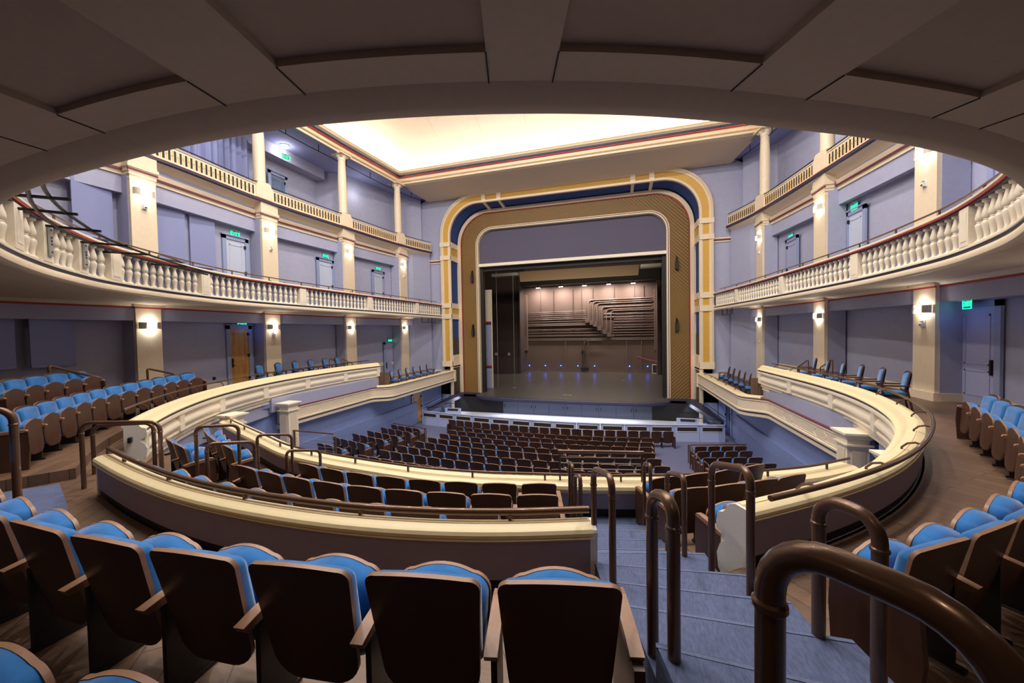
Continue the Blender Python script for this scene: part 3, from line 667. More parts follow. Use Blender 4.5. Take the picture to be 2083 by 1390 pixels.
# ================================================================== upper galleries
gx = [(1.0, 12.9), (4.5, 12.75), (9, 12.35), (13.5, 12.52), (18.3, 12.09), (23.15, 11.45), (26.0, 10.62)]
for s, side in ((-1, 'stage-left'), (1, 'stage-right')):
    C = smoothc(catmull([(s*(x-.22), y) for y, x in gx], .15), 3); n = normals(C)
    t = thing('gallery_balustrade', 'cream gallery front with slotted panels high on the %s wall' % side, 'gallery')
    B().sweep(C, n, [(0, 6.42), (-.06, 6.42), (-.06, 6.46), (0, 6.48), (0, 7.04), (.16, 7.04), (.16, 6.42)]).build('front_panel', cream, t)
    B().sweep(C, n, [(-.1, 6.42), (-.1, 6.44), (.1, 6.44), (.1, 6.42)]).build('stripe', red, t, smooth=False)
    B().sweep(C, n, [(-.08, 6.42), (-.11, 6.4), (-.11, 6.33), (-.06, 6.3), (.1, 6.3), (.1, 6.42)]).build('stripe', navy, t)
    B().sweep(C, n, [(-.03, 7.04), (-.04, 7.07), (.18, 7.07), (.18, 7.04)]).build('cap_rail', creamw, t, smooth=False)
    B().sweep(C, n, [(.02, 7.16), (.02, 7.19), (.06, 7.19), (.06, 7.16)]).build('hand_rail', blackm, t, smooth=False)
    B().sweep(C, n, [(.0, 6.3), (.12, 6.26), (.35, 6.1), (.5, 6.0), (.62, 5.95), (.95, 5.94), (.95, 6.3)]).build('cove_soffit', cream, t)
    L = length(C)
    ic = [min(range(len(C)), key=lambda i: abs(C[i][1]-yc)) for yc in (3.6, 8.65, 13.5, 18.3, 23.15)]
    sl = B(); go = B(); rs = B(); acc_ = [0]
    for a, c in zip(C, C[1:]): acc_.append(acc_[-1]+(Vector(c)-Vector(a)).length)
    marks = [acc_[i] for i in ic]+[L-.05]
    for a, c in zip(marks, marks[1:]):
        a0, c0 = a+.45, (c-.45 if c < L-.2 else c); k = round((c0-a0)/.185)
        for i in range(k):
            ss = a0+(c0-a0)*(i+.5)/k; p, tg = at(C, ss); M = Matrix.Translation((p.x, p.y, 0)) @ Matrix.Rotation(math.atan2(tg.y, tg.x), 4, 'Z')
            sl.box(-.036, .036, -.008, .008, 6.55, 6.95, 0, M)
            if i < k-1:
                p, tg = at(C, ss+(c0-a0)/k/2); M = Matrix.Translation((p.x, p.y, 0)) @ Matrix.Rotation(math.atan2(tg.y, tg.x), 4, 'Z')
                rs.box(-.012, .012, -.01, .01, 6.55, 6.95, 0, M); go.cbox((p.x, p.y, 6.75), .05, .03, .05, math.atan2(tg.y, tg.x))
    sl.build('slot', black, t, smooth=False)['kind'] = 'stuff'
    rs.build('rib', goldb, t, smooth=False)['kind'] = 'stuff'; go.build('boss', gold, t, smooth=False)['kind'] = 'stuff'
    for idx, yc in enumerate((3.6, 8.65, 13.5, 18.3, 23.15)):
        p = Vector(C[ic[idx]]); tg = (Vector(C[ic[idx]+1])-p).normalized(); a = math.atan2(tg.y, tg.x)
        q = thing('gallery_pedestal', 'cream shouldered pedestal under the gallery column on the %s side, %s from the stage' % (side, {4: 'nearest', 3: 'second', 2: 'third', 1: 'fourth', 0: 'fifth'}[idx]), 'pedestal', (p.x, p.y, 0), a)
        pr = [(-.42, 6.48), (.42, 6.48), (.42, 7.0), (.36, 7.06), (.3, 7.2), (.24, 7.26), (-.24, 7.26), (-.3, 7.2), (-.36, 7.06), (-.42, 7.0)]
        b = B(); m = len(pr)
        b.add([(x, y, z) for y in (-.06, .5) for x, z in pr], [tuple(range(m)), tuple(range(2*m-1, m-1, -1))]+[(i, (i+1) % m, m+(i+1) % m, m+i) for i in range(m)])
        o = b.build('block', cream, q, smooth=False); o.rotation_euler = (0, 0, 0)
        if (Vector((-tg.y, tg.x)).dot(p-Vector((0, 13)))) < 0: o.scale = (1, -1, 1)
        cc = offset([C[ic[idx]-1], C[ic[idx]], C[ic[idx]+1]], .25)[1]
        q = thing('gallery_column', 'tall round cream column with a carved capital, %s side gallery, %s from the stage' % (side, {4: 'nearest', 3: 'second', 2: 'third', 1: 'fourth', 0: 'fifth'}[idx]), 'column', (cc[0], cc[1], 7.26), a)
        B().lathe([(.28, 0), (.28, .03), (.245, .06), (.24, .5), (.245, 1.4), (.235, 2.2), (.2, 3.1), (.2, 3.15)], 20).build('shaft', cream, q)
        cpt = B().lathe([(.2, 3.15), (.22, 3.17), (.22, 3.2), (.2, 3.21), (.23, 3.3), (.3, 3.4), (.31, 3.44), (.0, 3.44)], 20).build('capital', creamw, q)
        B().cbox((0, 0, 3.48), .8, .8, .07).build('abacus', cream, q, smooth=False)
        for k in range(4):
            aa = PI/4+k*PI/2; B().lathe([(.0, 0), (.05, .0), (.07, .04), (.05, .08), (0, .09)], 8, (.3*math.cos(aa), .3*math.sin(aa), 3.33)).build('volute', goldb, cpt)
        B().lathe([(.29, .0), (.29, .012), (.0, .012)], 20, (0, 0, .012)).build('necking', maroon, q)
    # gallery floor, rear wall, ceiling
    struct(B().strip([(x+a*.05, y+c*.05, 6.5) for (x, y), (a, c) in zip(C, n)], [(x+a*3.2, y+c*3.2, 6.5) for (x, y), (a, c) in zip(C, n)]).build('floor_gallery_'+side.split('-')[1], wfloor, smooth=False))
    W2 = [(s*15.6, 1.0), (s*15.4, 14.8), (s*15.2, 19.6), (s*13.9, 20.3), (s*12.7, 24.9), (s*11.3, 26.15)]
    b = B().sweep(W2, normals(W2), [(0, 6.4), (.2, 6.4), (.2, 10.9), (0, 10.9)]); struct(b.build('wall_gallery_'+side.split('-')[1], lav, smooth=False))
    b = B().sweep(W2[:3], normals(W2[:3]), [(-.7, 10.1), (0, 10.1), (0, 10.75), (-.7, 10.75)]); struct(b.build('trim_gallery_bulkhead_'+side.split('-')[1], lav, smooth=False))
    b = B().strip([(x+a*.1, y+c*.1, 10.72) for (x, y), (a, c) in zip(C, n)]+[(s*10.5, 26.2, 10.72)], [(x+a*4.2, y+c*4.2, 10.72) for (x, y), (a, c) in zip(C, n)]+[(s*12, 27, 10.72)])
    struct(b.build('ceiling_gallery_'+side.split('-')[1], lavp, smooth=False))
    # curtain track pipes under the architrave
    t = thing('gallery_pipe', 'thin black pipe hung on short rods below the cornice at %s' % side, 'pipe')
    Cq = offset(sub(C, L*.3, L-.2), .35)
    B().tube([p+(10.35,) for p in Cq], .022, 6).build('pipe', blackm, t)
    for k in range(9):
        p, _ = at(Cq, length(Cq)*(k+.3)/9); B().bar((p.x, p.y, 10.35), (p.x, p.y, 10.72), .03, .03).build('hanger', blackm, t, smooth=False)
    t = thing('gallery_pipe', 'thin black pipe hung under the gallery soffit at %s' % side, 'pipe')
    Cq = offset(sub(C, L-7.6, L-.6), .5)
    B().tube([p+(5.78,) for p in Cq], .02, 6).build('pipe', blackm, t)
    for k in range(5):
        p, _ = at(Cq, length(Cq)*(k+.3)/5); B().bar((p.x, p.y, 5.78), (p.x, p.y, 6.0), .03, .03).build('hanger', blackm, t, smooth=False)
    # U-shaped pipe under the balcony slab near the stage
    t = thing('balcony_pipe', 'short black U-shaped pipe frame under the balcony end at %s' % side, 'pipe')
    y0, y1 = 23.6, 25.6; x = s*10.0
    B().tube([(x, y0, 1.2), (x, y0, .82), (x, y1, .82), (x, y1, 1.2)], .022, 6).build('pipe', blackm, t)
    B().bar((x, 24.6, .82), (x, 24.6, 1.2), .035, .035).build('hanger', blackm, t, smooth=False)
# ================================================================== dome, cornice, sloped panel over the proscenium
ent = [(0, 10.79), (-.02, 10.79), (-.02, 10.9), (-.1, 10.95), (-.1, 11.0), (-.02, 11.02), (-.02, 11.22), (-.12, 11.26), (-.12, 11.44), (-.25, 11.5), (-.28, 11.58), (-.28, 11.66), (-.1, 11.72), (.4, 11.72), (.4, 10.79)]
QC = [(-12.45, 1.0), (-12.45, 13.5), (-12.05, 18.3), (-11.42, 23.35), (11.42, 23.35), (12.05, 18.3), (12.45, 13.5), (12.45, 1.0)]
def band(u0, z0, u1, z1): return [(u0, z0), (u1, z0), (u1, z1), (u0, z1)]
def miter(P, d):
    out = []
    for i in range(len(P)):
        a = Vector(P[i-1]) if i else None; b_ = Vector(P[i]); c = Vector(P[i+1]) if i < len(P)-1 else None
        ns = []
        for p, q in ((a, b_), (b_, c)):
            if p is None or q is None: continue
            t = (q-p).normalized(); nn = Vector((-t.y, t.x)); nn = nn if nn.dot(b_-Vector((0, 12))) > 0 else -nn; ns.append(nn)
        m = sum(ns, Vector((0, 0))).normalized(); k = 1/max(.3, m.dot(ns[0])); out.append((m.x*k, m.y*k))
    return out
nq = miter(QC, 1)
ent_o = struct(B().sweep(QC, nq, ent).build('trim_dome_cornice', cream, smooth=False))
B().sweep(QC, nq, band(-.14, 11.27, 0, 11.42)).build('dentil_band', navy, ent_o, smooth=False)
B().sweep(QC, nq, band(-.14, 11.225, 0, 11.265)).build('stripe', red, ent_o, smooth=False)
B().sweep(QC, nq, band(-.12, 10.95, 0, 10.99)).build('gilt_fillet', goldb, ent_o, smooth=False)
B().sweep(QC, nq, band(-.3, 11.6, 0, 11.645)).build('gilt_fillet', goldb, ent_o, smooth=False)
d = B()
for (a, na), (c, nc) in zip(zip(QC, nq), list(zip(QC, nq))[1:]):
    a = Vector((a[0]-na[0]*.15, a[1]-na[1]*.15)); c = Vector((c[0]-nc[0]*.15, c[1]-nc[1]*.15)); L = (c-a).length; k = int(L/.12); ang = math.atan2((c-a).y, (c-a).x)
    for i in range(k):
        p = a.lerp(c, (i+.5)/k); d.cbox((p.x, p.y, 11.345), .06, .03, .1, ang)
d.build('dentil', navy, ent_o, smooth=False)['kind'] = 'stuff'
B().sweep(QC, nq, [(.02, 11.73), (.17, 11.73), (.17, 11.75), (.02, 11.75)]).build('cove_strip', covel, ent_o, smooth=False)
# vault: cove curving up to a nearly flat centre
b = B(); rows = 14; cols = 25
prof = [(k/rows) for k in range(rows+1)]
def vault(u, v):
    # u,v in -1..1 ; superelliptic vault
    x = u*12.5; y = 12.3+v*11.25
    h = (1-abs(u)**3.2)**.5 * (1-abs(v)**3.2)**.5
    return (x, y, 11.66+2.9*h)
G = 40
vv = [vault(-1+2*i/G, -1+2*jj/G) for jj in range(G+1) for i in range(G+1)]
b.add(vv, [(jj*(G+1)+i, jj*(G+1)+i+1, (jj+1)*(G+1)+i+1, (jj+1)*(G+1)+i) for jj in range(G) for i in range(G)])
dome = struct(b.build('ceiling_dome', domem, ang=80))
js = B()
for u in (-.62, -.38, -.14, .1, .34, .58):
    js.tube([tuple(Vector(vault(u, -.2+1.17*k/40))-Vector((0, 0, .012))) for k in range(41)], .006, 4)
js.build('joint', soff, dome)
struct(B().box(-13, -12.1, 1, 24, 11.7, 11.75).box(12.1, 13, 1, 24, 11.7, 11.75).build('trim_cove_shelf', cream, smooth=False))
# roof lid above everything, keeps stray light out
struct(B().box(-17, 17, -7, 30, 15.2, 15.4).build('ceiling_roof', black, smooth=False))
# vent grille in the vault near the gallery
t = thing('ceiling_vent', 'square grey vent panel in the bright dome beside the cornice', 'vent', (-10.6, 17.4, 12.9))
b = B(); M = Matrix.Rotation(-.95, 4, 'Y')
b.box(-.5, .5, -.7, .7, -.02, .02, 0, M); b.build('frame', white, t, smooth=False)
B().box(-.38, .38, -.55, .55, .0, .04, 0, M).build('grille', lavp, t, smooth=False)
# sloping ceiling between cornice and proscenium, with the big sounding panel
struct(B().add([(-11.4, 23.5, 10.82), (11.4, 23.5, 10.82), (10.65, 26.25, 10.42), (-10.65, 26.25, 10.42)], [(0, 1, 2, 3)]).build('ceiling_forestage', soff, smooth=False))
t = thing('sounding_board', 'long sloped beige panel with a cream edge above the proscenium arch', 'panel')
b = B(); pa = [(-7.4, 23.75, 11.2), (7.2, 23.75, 11.2), (6.85, 26.05, 10.5), (-7.05, 26.05, 10.5)]
b.add(pa+[(x, y, z-.13) for x, y, z in pa], [(0, 1, 2, 3), (7, 6, 5, 4), (0, 4, 5, 1), (1, 5, 6, 2), (2, 6, 7, 3), (3, 7, 4, 0)]); b.build('board', soff, t, smooth=False)
B().bar((-7.42, 23.72, 11.16), (7.22, 23.72, 11.16), .06, .12).build('front_edge', creamw, t, smooth=False)
B().bar((-7.42, 23.68, 11.02), (7.22, 23.68, 11.02), .03, .03).build('groove', black, t, smooth=False)
# ================================================================== proscenium
def rr(hw, top, r, zb, n=14, cx=0):
    P = [(cx-hw, zb+(top-r-zb)*k/8) for k in range(9)]
    P += [(cx-hw+r-r*math.cos(PI/2*k/n), top-r+r*math.sin(PI/2*k/n)) for k in range(1, n+1)]
    P += [(cx-hw+r+(2*hw-2*r)*k/16, top) for k in range(1, 16)]
    Q = [(2*cx-x, z) for x, z in reversed(P[:9+n])]
    return P+Q
def ring2(A, ya, C, yc): return [(x, ya, z) for x, z in A], [(x, yc, z) for x, z in C]
def arch_band(b, A, ya, C, yc, m=0):
    p, q = ring2(A, ya, C, yc); return b.strip(p, q, m)
ZPR = -4.9
# wall around the arch
b = B(); OUT = rr(9.6, 10.6, 2.95, -3.0)
def to_rect(P, hw, top):
    out = []
    for x, z in P:
        k = max(abs(x)/9.6, (z-4)/(10.6-4) if z > 4 else 0)
        if abs(x)/9.6 >= (z-4)/6.6 or z < 4: out.append((math.copysign(hw, x), z if z < 8 else min(top, 8+(z-8)*1.3)))
        else: out.append((x*(hw/9.6), top))
    return out
arch_band(b, OUT, 26.3, to_rect(OUT, 11.6, 11.0), 26.3)
struct(b.build('wall_front', lav, smooth=False))
b = B()
for s in (-1, 1): b.sweep([(s*9.6, 26.28), (s*10.7, 26.28)], [(0, -1), (0, -1)], [(0, 5.5), (.05, 5.52), (.05, 5.68), (.09, 5.72), (.09, 5.8), (0, 5.82)])
struct(b.build('trim_front', cream, smooth=False))
b = B()
for s in (-1, 1): b.sweep([(s*9.6, 26.28), (s*10.7, 26.28)], [(0, -1), (0, -1)], [(.05, 5.62), (.1, 5.62), (.1, 5.7), (.05, 5.7)])
struct(b.build('trim_front_stripe', maroon, smooth=False))
# outer gilded arch
t = thing('proscenium_arch', 'tall gilded proscenium arch with rounded corners framing the stage', 'arch')
o0 = rr(9.62, 10.62, 2.95, -2.63); o1 = rr(9.5, 10.5, 2.85, -2.63); o2 = rr(9.36, 10.36, 2.75, -2.63); o3 = rr(8.95, 9.98, 2.45, -2.63); o4 = rr(8.8, 9.84, 2.3, -2.63)
b = B(); arch_band(b, o0, 26.3, o0, 26.02); arch_band(b, o0, 26.02, o1, 25.98); arch_band(b, o1, 25.98, o1, 26.05); arch_band(b, o1, 26.05, o2, 26.02); arch_band(b, o2, 26.02, o2, 26.07)
arch_band(b, o3, 26.07, o3, 26.02); arch_band(b, o3, 26.02, o4, 26.0); arch_band(b, o4, 26.0, o4, 26.2)
b.build('outer_moulding', cream, t)
g = B(); arch_band(g, o2, 26.07, o3, 26.07); g.build('gold_panel', gold, t, smooth=False)
b = B()
for s in (-1, 1):
    for z0, z1 in ((6.75, 7.08), (5.72, 6.05), (1.98, 2.34), (1.12, 1.5), (-2.63, -2.2)):
        b.box(min(s*8.78, s*9.64), max(s*8.78, s*9.64), 25.97, 26.2, z0, z1)
for xc in (-5.95, -4.75, 4.75, 5.95): b.box(xc-.16, xc+.16, 25.97, 26.2, 9.82, 10.64)
b.build('cross_block', cream, t, smooth=False)
# splayed reveal between the two frames
r0 = rr(8.8, 9.84, 2.3, -4.9); r1 = rr(8.74, 9.74, 2.6, -4.9)
b = B(); arch_band(b, rr(8.86, 9.9, 2.32, -1.8), 26.15, rr(8.84, 9.84, 2.6, -1.8), 27.5); b.build('reveal_panel', navyd, t, smooth=False)
b = B()
for s in (-1, 1):
    for z0, z1 in ((6.7, 7.1), (5.68, 6.08), (1.95, 2.35), (1.1, 1.5), (-2.7, -1.75), (-2.75, -2.6)):
        b.box(min(s*8.74, s*9.0), max(s*8.74, s*9.0), 26.15, 27.5, z0, z1)
b.build('reveal_crossbar', cream, t, smooth=False)
b = B()
for s in (-1, 1):
    for z0, z1 in ((6.08, 6.7), (1.5, 1.95)): b.box(min(s*8.8, s*8.98), max(s*8.8, s*8.98), 26.2, 27.4, z0, z1)
b.build('gold_panel', gold, t, smooth=False)
b = B()
for s in (-1, 1): b.box(min(s*8.82, s*8.98), max(s*8.82, s*8.98), 26.25, 27.4, -1.75, -.35)
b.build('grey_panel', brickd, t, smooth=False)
b = B()
for s in (-1, 1): b.box(min(s*8.82, s*8.98), max(s*8.82, s*8.98), 26.2, 27.45, -5.4, -2.7)
b.build('reveal_door', mat('dark_brown_door', (66, 48, 40), .5, noise=.15, scale=10, stretch=(1, 1, .2)), t, smooth=False)
b = B()
for s in (-1, 1):
    for y0, y1 in ((26.05, 26.16), (27.42, 27.5)): b.box(min(s*8.78, s*9.0), max(s*8.78, s*9.0), y0, y1, -4.9, 7.0)
b.build('reveal_stile', cream, t, smooth=False)
for xc in (-5.95, -4.75, 4.75, 5.95):
    b = B(); p = [(26.15, 9.84), (27.5, 9.84), (27.5, 9.7), (26.15, 10.05)]
    b.add([(xc+d, y, z) for d in (-.1, .1) for y, z in ((26.05, 10.0), (26.05, 9.82), (27.5, 9.72), (27.5, 10.02))], [(0, 1, 2, 3), (7, 6, 5, 4), (0, 4, 5, 1), (1, 5, 6, 2), (2, 6, 7, 3), (3, 7, 4, 0)])
    b.build('bracket', cream, t, smooth=False)
# inner frame with gilded lattice
t = thing('lattice_frame', 'inner proscenium frame of gold diamond lattice over brown between cream mouldings', 'frame')
i0 = rr(8.76, 9.76, 2.6, ZPR); i1 = rr(8.5, 9.5, 2.4, ZPR); i2 = rr(8.44, 9.44, 2.36, ZPR); i3 = rr(7.2, 8.36, 1.42, ZPR); i4 = rr(7.0, 8.17, 1.25, ZPR)
b = B(); arch_band(b, i0, 27.5, i0, 27.4); arch_band(b, i0, 27.4, i1, 27.36); arch_band(b, i1, 27.36, i1, 27.5); b.build('outer_moulding', cream, t)
b = B(); arch_band(b, i1, 27.42, i2, 27.42); b.build('stripe', red, t, smooth=False)
b = B(); arch_band(b, i2, 27.5, i3, 27.5); b.build('backing', latbk, t, smooth=False)
ia = rr(7.13, 8.3, 1.37, ZPR); ib = rr(7.08, 8.25, 1.33, ZPR)
b = B(); arch_band(b, i3, 27.5, i3, 27.38); arch_band(b, i3, 27.38, ia, 27.36); arch_band(b, ia, 27.36, ia, 27.42); arch_band(b, ib, 27.42, ib, 27.36); arch_band(b, ib, 27.36, i4, 27.36); arch_band(b, i4, 27.36, i4, 27.75); b.build('inner_moulding', cream, t)
b = B(); arch_band(b, ia, 27.42, ib, 27.42); b.build('groove', maroon, t, smooth=False)
def inside(x, z, hw, top, r):
    if z < ZPR or z > top or abs(x) > hw: return False
    dx = abs(x)-(hw-r); dz = z-(top-r)
    return not (dx > 0 and dz > 0 and dx*dx+dz*dz > r*r)
b = B(); per = .245; q = per/math.sqrt(2)
for sg in (1, -1):
    for k in range(-140, 140):
        for frac in (0, .38):
            c = (k+frac)*per                       # line  z = sg*x + c
            run = None; x = -8.5
            while x <= 8.5+.03:
                z = sg*x+c+1.0
                ok = inside(x, z, 8.43, 9.43, 2.35) and not inside(x, z, 7.21, 8.37, 1.43)
                if ok and run is None: run = (x, z)
                if not ok and run is not None:
                    if abs(x-run[0]) > .06:
                        yb = 27.47 if sg > 0 else 27.46
                        b.bar((run[0], yb, run[1]), (x-.02, yb, sg*(x-.02)+c+1.0), .013, .02, up=(0, 1, 0))
                    run = None
                x += .02
lt = b.build('lattice', latg, t, smooth=False)
# speakers fixed on the lattice
for (x, z), w_ in (((-7.52, 4.5), 'upper speaker on the stage-left lattice'), ((-7.53, .2), 'lower speaker on the stage-left lattice'), ((7.64, 4.55), 'upper speaker on the stage-right lattice'), ((7.62, .29), 'lower speaker on the stage-right lattice')):
    t = thing('wall_speaker', 'slim black %s' % w_, 'speaker', (x, 27.42, z))
    B().box(-.1, .1, -.2, 0, -.45, .12).box(-.06, .06, -.14, 0, .12, .42).build('cabinet', blackm, t, smooth=False)
    B().box(-.08, .08, -.215, -.2, -.43, .1).build('grille', grill, t, smooth=False)
    B().box(-.03, .03, -.05, .02, -.5, .5).build('bracket', steel, t, smooth=False)
# valance in the top of the opening
t = thing('stage_valance', 'purple-grey cloth valance filling the top of the stage opening above a cream beam', 'valance')
b = B(); V = rr(6.99, 8.16, 1.25, 5.45); b.add([(x, 27.7, z) for x, z in V], [tuple(range(len(V)))]); b.build('cloth', val, t, smooth=False)
B().box(-7.0, 7.0, 27.5, 27.75, 5.28, 5.5).build('beam', creamw, t, smooth=False)
# ================================================================== stage house
struct(B().box(-14, 14, 26.6, 44, -5.1, -4.887).build('floor_stage', stagem, smooth=False))
# curved apron edge with navy nosing
E_ = smoothc(catmull([(-7.05, 26.75), (-6.95, 26.35), (-6.5, 26.0), (-5.6, 25.7), (-3, 25.52), (0, 25.46), (3, 25.52), (5.6, 25.7), (6.5, 26.0), (6.95, 26.35), (7.05, 26.75)], .15), 2)
struct(B().prism(E_, -5.0, -4.886).build('floor_apron', stagem, smooth=False))
t = thing('apron_edge', 'dark navy rounded nosing along the curved stage apron', 'stage edge')
ne = normals(E_, (0, 40)); B().sweep(E_, ne, [(.0, -4.88), (.06, -4.89), (.09, -4.94), (.05, -4.98), (.07, -5.02), (.07, -5.07), (.0, -5.1), (0, -5.15), (-.3, -5.15), (-.3, -4.88)]).build('nosing', navy, t)
for s in (-1, 1): B().box(min(s*7.0, s*8.75), max(s*7.0, s*8.75), 26.6, 27.3, -5.2, -4.84).build('wing_ledge', navy, t, smooth=False)
for s in (-1, 1):
    b = B(); x0, x1 = s*8.76, s*9.35
    b.add([(s*8.0, 26.3, -4.8), (s*8.75, 26.3, -4.8), (s*9.42, 23.0, -5.3), (s*9.15, 22.6, -5.3), (s*8.0, 26.3, -5.05), (s*8.75, 26.3, -5.05), (s*9.42, 23.0, -5.5), (s*9.15, 22.6, -5.5)], [(0, 1, 2, 3), (7, 6, 5, 4), (0, 4, 5, 1), (1, 5, 6, 2), (2, 6, 7, 3), (3, 7, 4, 0)])
    t = thing('stage_ramp', 'dark navy sloping stair stringer from the stage corner down at %s' % ('stage-left' if s < 0 else 'stage-right'), 'ramp'); b.build('stringer', navy, t, smooth=False)
    b = B()
    for z in (.12, .3): b.tube([(s*9.35, 22.6, -5.3+z), (s*8.9, 24.8, -4.98+z)], .02, 6)
    b.build('handrail', blackm, t)
b = B()
for x0, x1, y in ((-7.3, 7.9, 43.5),): b.box(x0, x1, y, y+.2, -5, 12)
struct(b.build('wall_stage_back', brick, smooth=False))
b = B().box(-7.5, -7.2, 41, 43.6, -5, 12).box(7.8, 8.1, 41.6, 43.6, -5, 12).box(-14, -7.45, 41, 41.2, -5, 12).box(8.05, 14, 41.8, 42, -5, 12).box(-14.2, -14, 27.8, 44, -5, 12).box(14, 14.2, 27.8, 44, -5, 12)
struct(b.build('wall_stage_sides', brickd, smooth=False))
struct(B().box(-14, -7.02, 27.78, 27.9, -5, 12).box(7.02, 14, 27.78, 27.9, -5, 12).box(-7.02, 7.02, 27.78, 27.9, 5.5, 12).build('wall_proscenium_back', black, smooth=False))
struct(B().box(-14, 14, 27.8, 44, 11.5, 11.7).build('ceiling_stage', black, smooth=False))
b = B()
for s in (-1, 1): b.box(min(s*6.75, s*7.05), max(s*6.75, s*7.05), 27.78, 28.2, -4.89, 5.4)
b.box(-7, 7, 27.9, 28.3, 4.95, 5.5); t = thing('stage_border', 'black masking border just behind the proscenium opening', 'curtain'); b.build('cloth', black, t, smooth=False)
# sloped acoustic ceiling panel and steel lit strips beside it
t = thing('ceiling_cloud', 'large sloped beige acoustic panel hung above the stage', 'panel')
b = B(); P = [(-6.05, 36.6, 6.15), (5.75, 36.6, 6.1), (5.55, 35.0, 4.95), (-5.55, 35.0, 4.95)]
b.add(P+[(x, y+.1, z+.1) for x, y, z in P], [(0, 1, 2, 3), (7, 6, 5, 4), (0, 4, 5, 1), (1, 5, 6, 2), (2, 6, 7, 3), (3, 7, 4, 0)]); b.build('panel', mat('acoustic_panel', (150, 132, 110), .7, noise=.04), t, smooth=False)
for s, x0, x1 in ((-1, -8.8, -6.0), (1, 5.8, 9.0)):
    t = thing('ceiling_duct', 'pale grey metal strip in the stage ceiling beside the acoustic panel, %s' % ('stage-left' if s < 0 else 'stage-right'), 'duct')
    B().box(x0, x1, 35.8, 36.6, 5.75, 6.05).build('casing', steelp, t, smooth=False)
t = thing('rigging_beam', 'black rigging beam across the stage carrying five work lights', 'beam')
B().box(-7.9, 8.1, 41.4, 42.6, 5.35, 6.6).build('beam', black, t, smooth=False)
for i, x in enumerate((-5.18, -2.52, .16, 2.8, 5.4)):
    t = thing('work_light', 'glowing flat work light over the stage back wall, %s of five from stage-left' % ORD[i+1], 'light', (x, 41.9, 5.1))
    B().box(-.28, .28, -.16, .16, .0, .1).build('housing', blackm, t, smooth=False)
    B().box(-.22, .22, -.12, .12, -.02, .0).build('lamp', lampb, t, smooth=False)
    B().box(-.03, .03, -.03, .03, .1, .3).build('bracket', blackm, t, smooth=False)
    area('work_light_beam', (x, 42.1, 5.02), .4, 190, (1, .86, .76), (x, 43.3, 0))
for i, x in enumerate((-6.73, -4.75, -2.86, -.83, 1.09, 4.99, 6.92)):
    t = thing('blue_light', 'small glowing blue light low on the stage back wall, %s of seven' % ORD[i+1], 'light', (x, 43.44, -4.15))
    B().box(-.07, .07, -.04, .06, -.07, .07).build('housing', blackm, t, smooth=False)
    B().lathe([(0, 0), (.055, 0), (.055, .02), (0, .03)], 10, (0, 0, 0)).build('lens', ledb, t).rotation_euler = (PI/2, 0, 0)
    t.children[-1].location = (0, -.04, 0)
    point('blue_light_glow', (x, 43.3, -4.2), 1.2, (.1, .25, 1), .05)
# conduits on the back wall
t = thing('wall_conduits', 'brown painted conduits bending across the stage back wall into a staircase of boxes', 'conduit'); Y = 43.4
bx = [(.32, 1.19, .47, 3.55), (.83, .92, .98, 3.33), (1.21, .71, 1.43, 3.12), (1.71, .25, 1.99, 2.71), (2.28, -.16, 2.49, 2.43), (2.77, -.49, 2.99, 2.22)]
for x, z, xv, zt in bx:
    B().box(x-.22, x+.22, Y-.2, Y+.1, z-.26, z+.26).build('junction_box', conduit, t, smooth=False)
    P = [(xv, Y, z+.2), (xv, Y, zt-.35)]+[(xv+.35-.35*math.cos(a), Y, zt-.35+.35*math.sin(a)) for a in (.4, .8, 1.2, PI/2)]+[(7.4, Y, zt+.02), (7.75, Y-.05, zt+.25)]
    B().tube(P, .055, 8).build('conduit', conduit, t)
    B().tube([(-7.2, Y, z-.06), (x-.2, Y, z-.06)], .05, 8).build('conduit', conduit, t)
for z in (2.3, 2.08, 1.85, 1.6, 1.4, .75, -.62, -.95, -1.1): B().tube([(-7.2, Y, z), (bx[0][0]-.2 if z > .5 else 7.7, Y, z)], .04, 6).build('conduit', conduit, t)
for z in (1.9, 1.55, 1.25, .95, .6, .3, 0, -.3, -.6): B().tube([(3.3 if z < 1.5 else 2.2, Y, z), (7.75, Y, z)], .045, 6).build('conduit', conduit, t)
for x in (-5.2, -3.6, -1.3, -.3, 1.0, 3.4, 5.6, 6.6): B().box(x-.02, x+.02, Y+.02, Y+.12, -1.2, 4.9).build('strut', brickd, t, smooth=False)
for x, z0 in ((-2.3, -4.6), (4.7, -4.6), (6.3, -4.2), (.4, -4.4), (-.05, -4.6)): B().tube([(x, Y, z0), (x, Y, -1.2)], .04, 6).build('conduit', conduit, t)
for xx in (-7.3, 7.7):
    t = thing('cable_tray', 'tall vertical grey cable tray at the %s end of the conduits' % ('stage-left' if xx < 0 else 'stage-right'), 'cable tray')
    B().box(xx-.05, xx+.45 if xx < 0 else xx+.15, 43.0, 43.45, -2.3, 4.5).build('tray', conduit, t, smooth=False)
t = thing('valve_stand', 'dark pipes and valve standing at the middle of the stage back wall', 'pipe stand', (-.15, 43.2, -4.887))
B().tube([(-.1, 0, 0), (-.1, 0, 2.9)], .06, 8).build('riser_pipe', brickd, t); B().tube([(.15, 0, 0), (.15, 0, 3.4), (.4, 0, 3.7), (2.0, 0, 3.7)], .045, 8).build('branch_pipe', brickd, t)
B().box(-.35, .55, -.15, .15, .35, .55).cbox((-.1, 0, 2.4), .3, .3, .3).build('valve', black, t, smooth=False)
t = thing('fire_hose', 'red hose hanging in a slack curve along the stage back wall', 'hose')
B().tube([(5.75+3.2*k/14, 43.35-.1*k, -3.05-.55*math.sin(PI*.5*k/14)) for k in range(15)], .04, 6).build('hose', red, t)
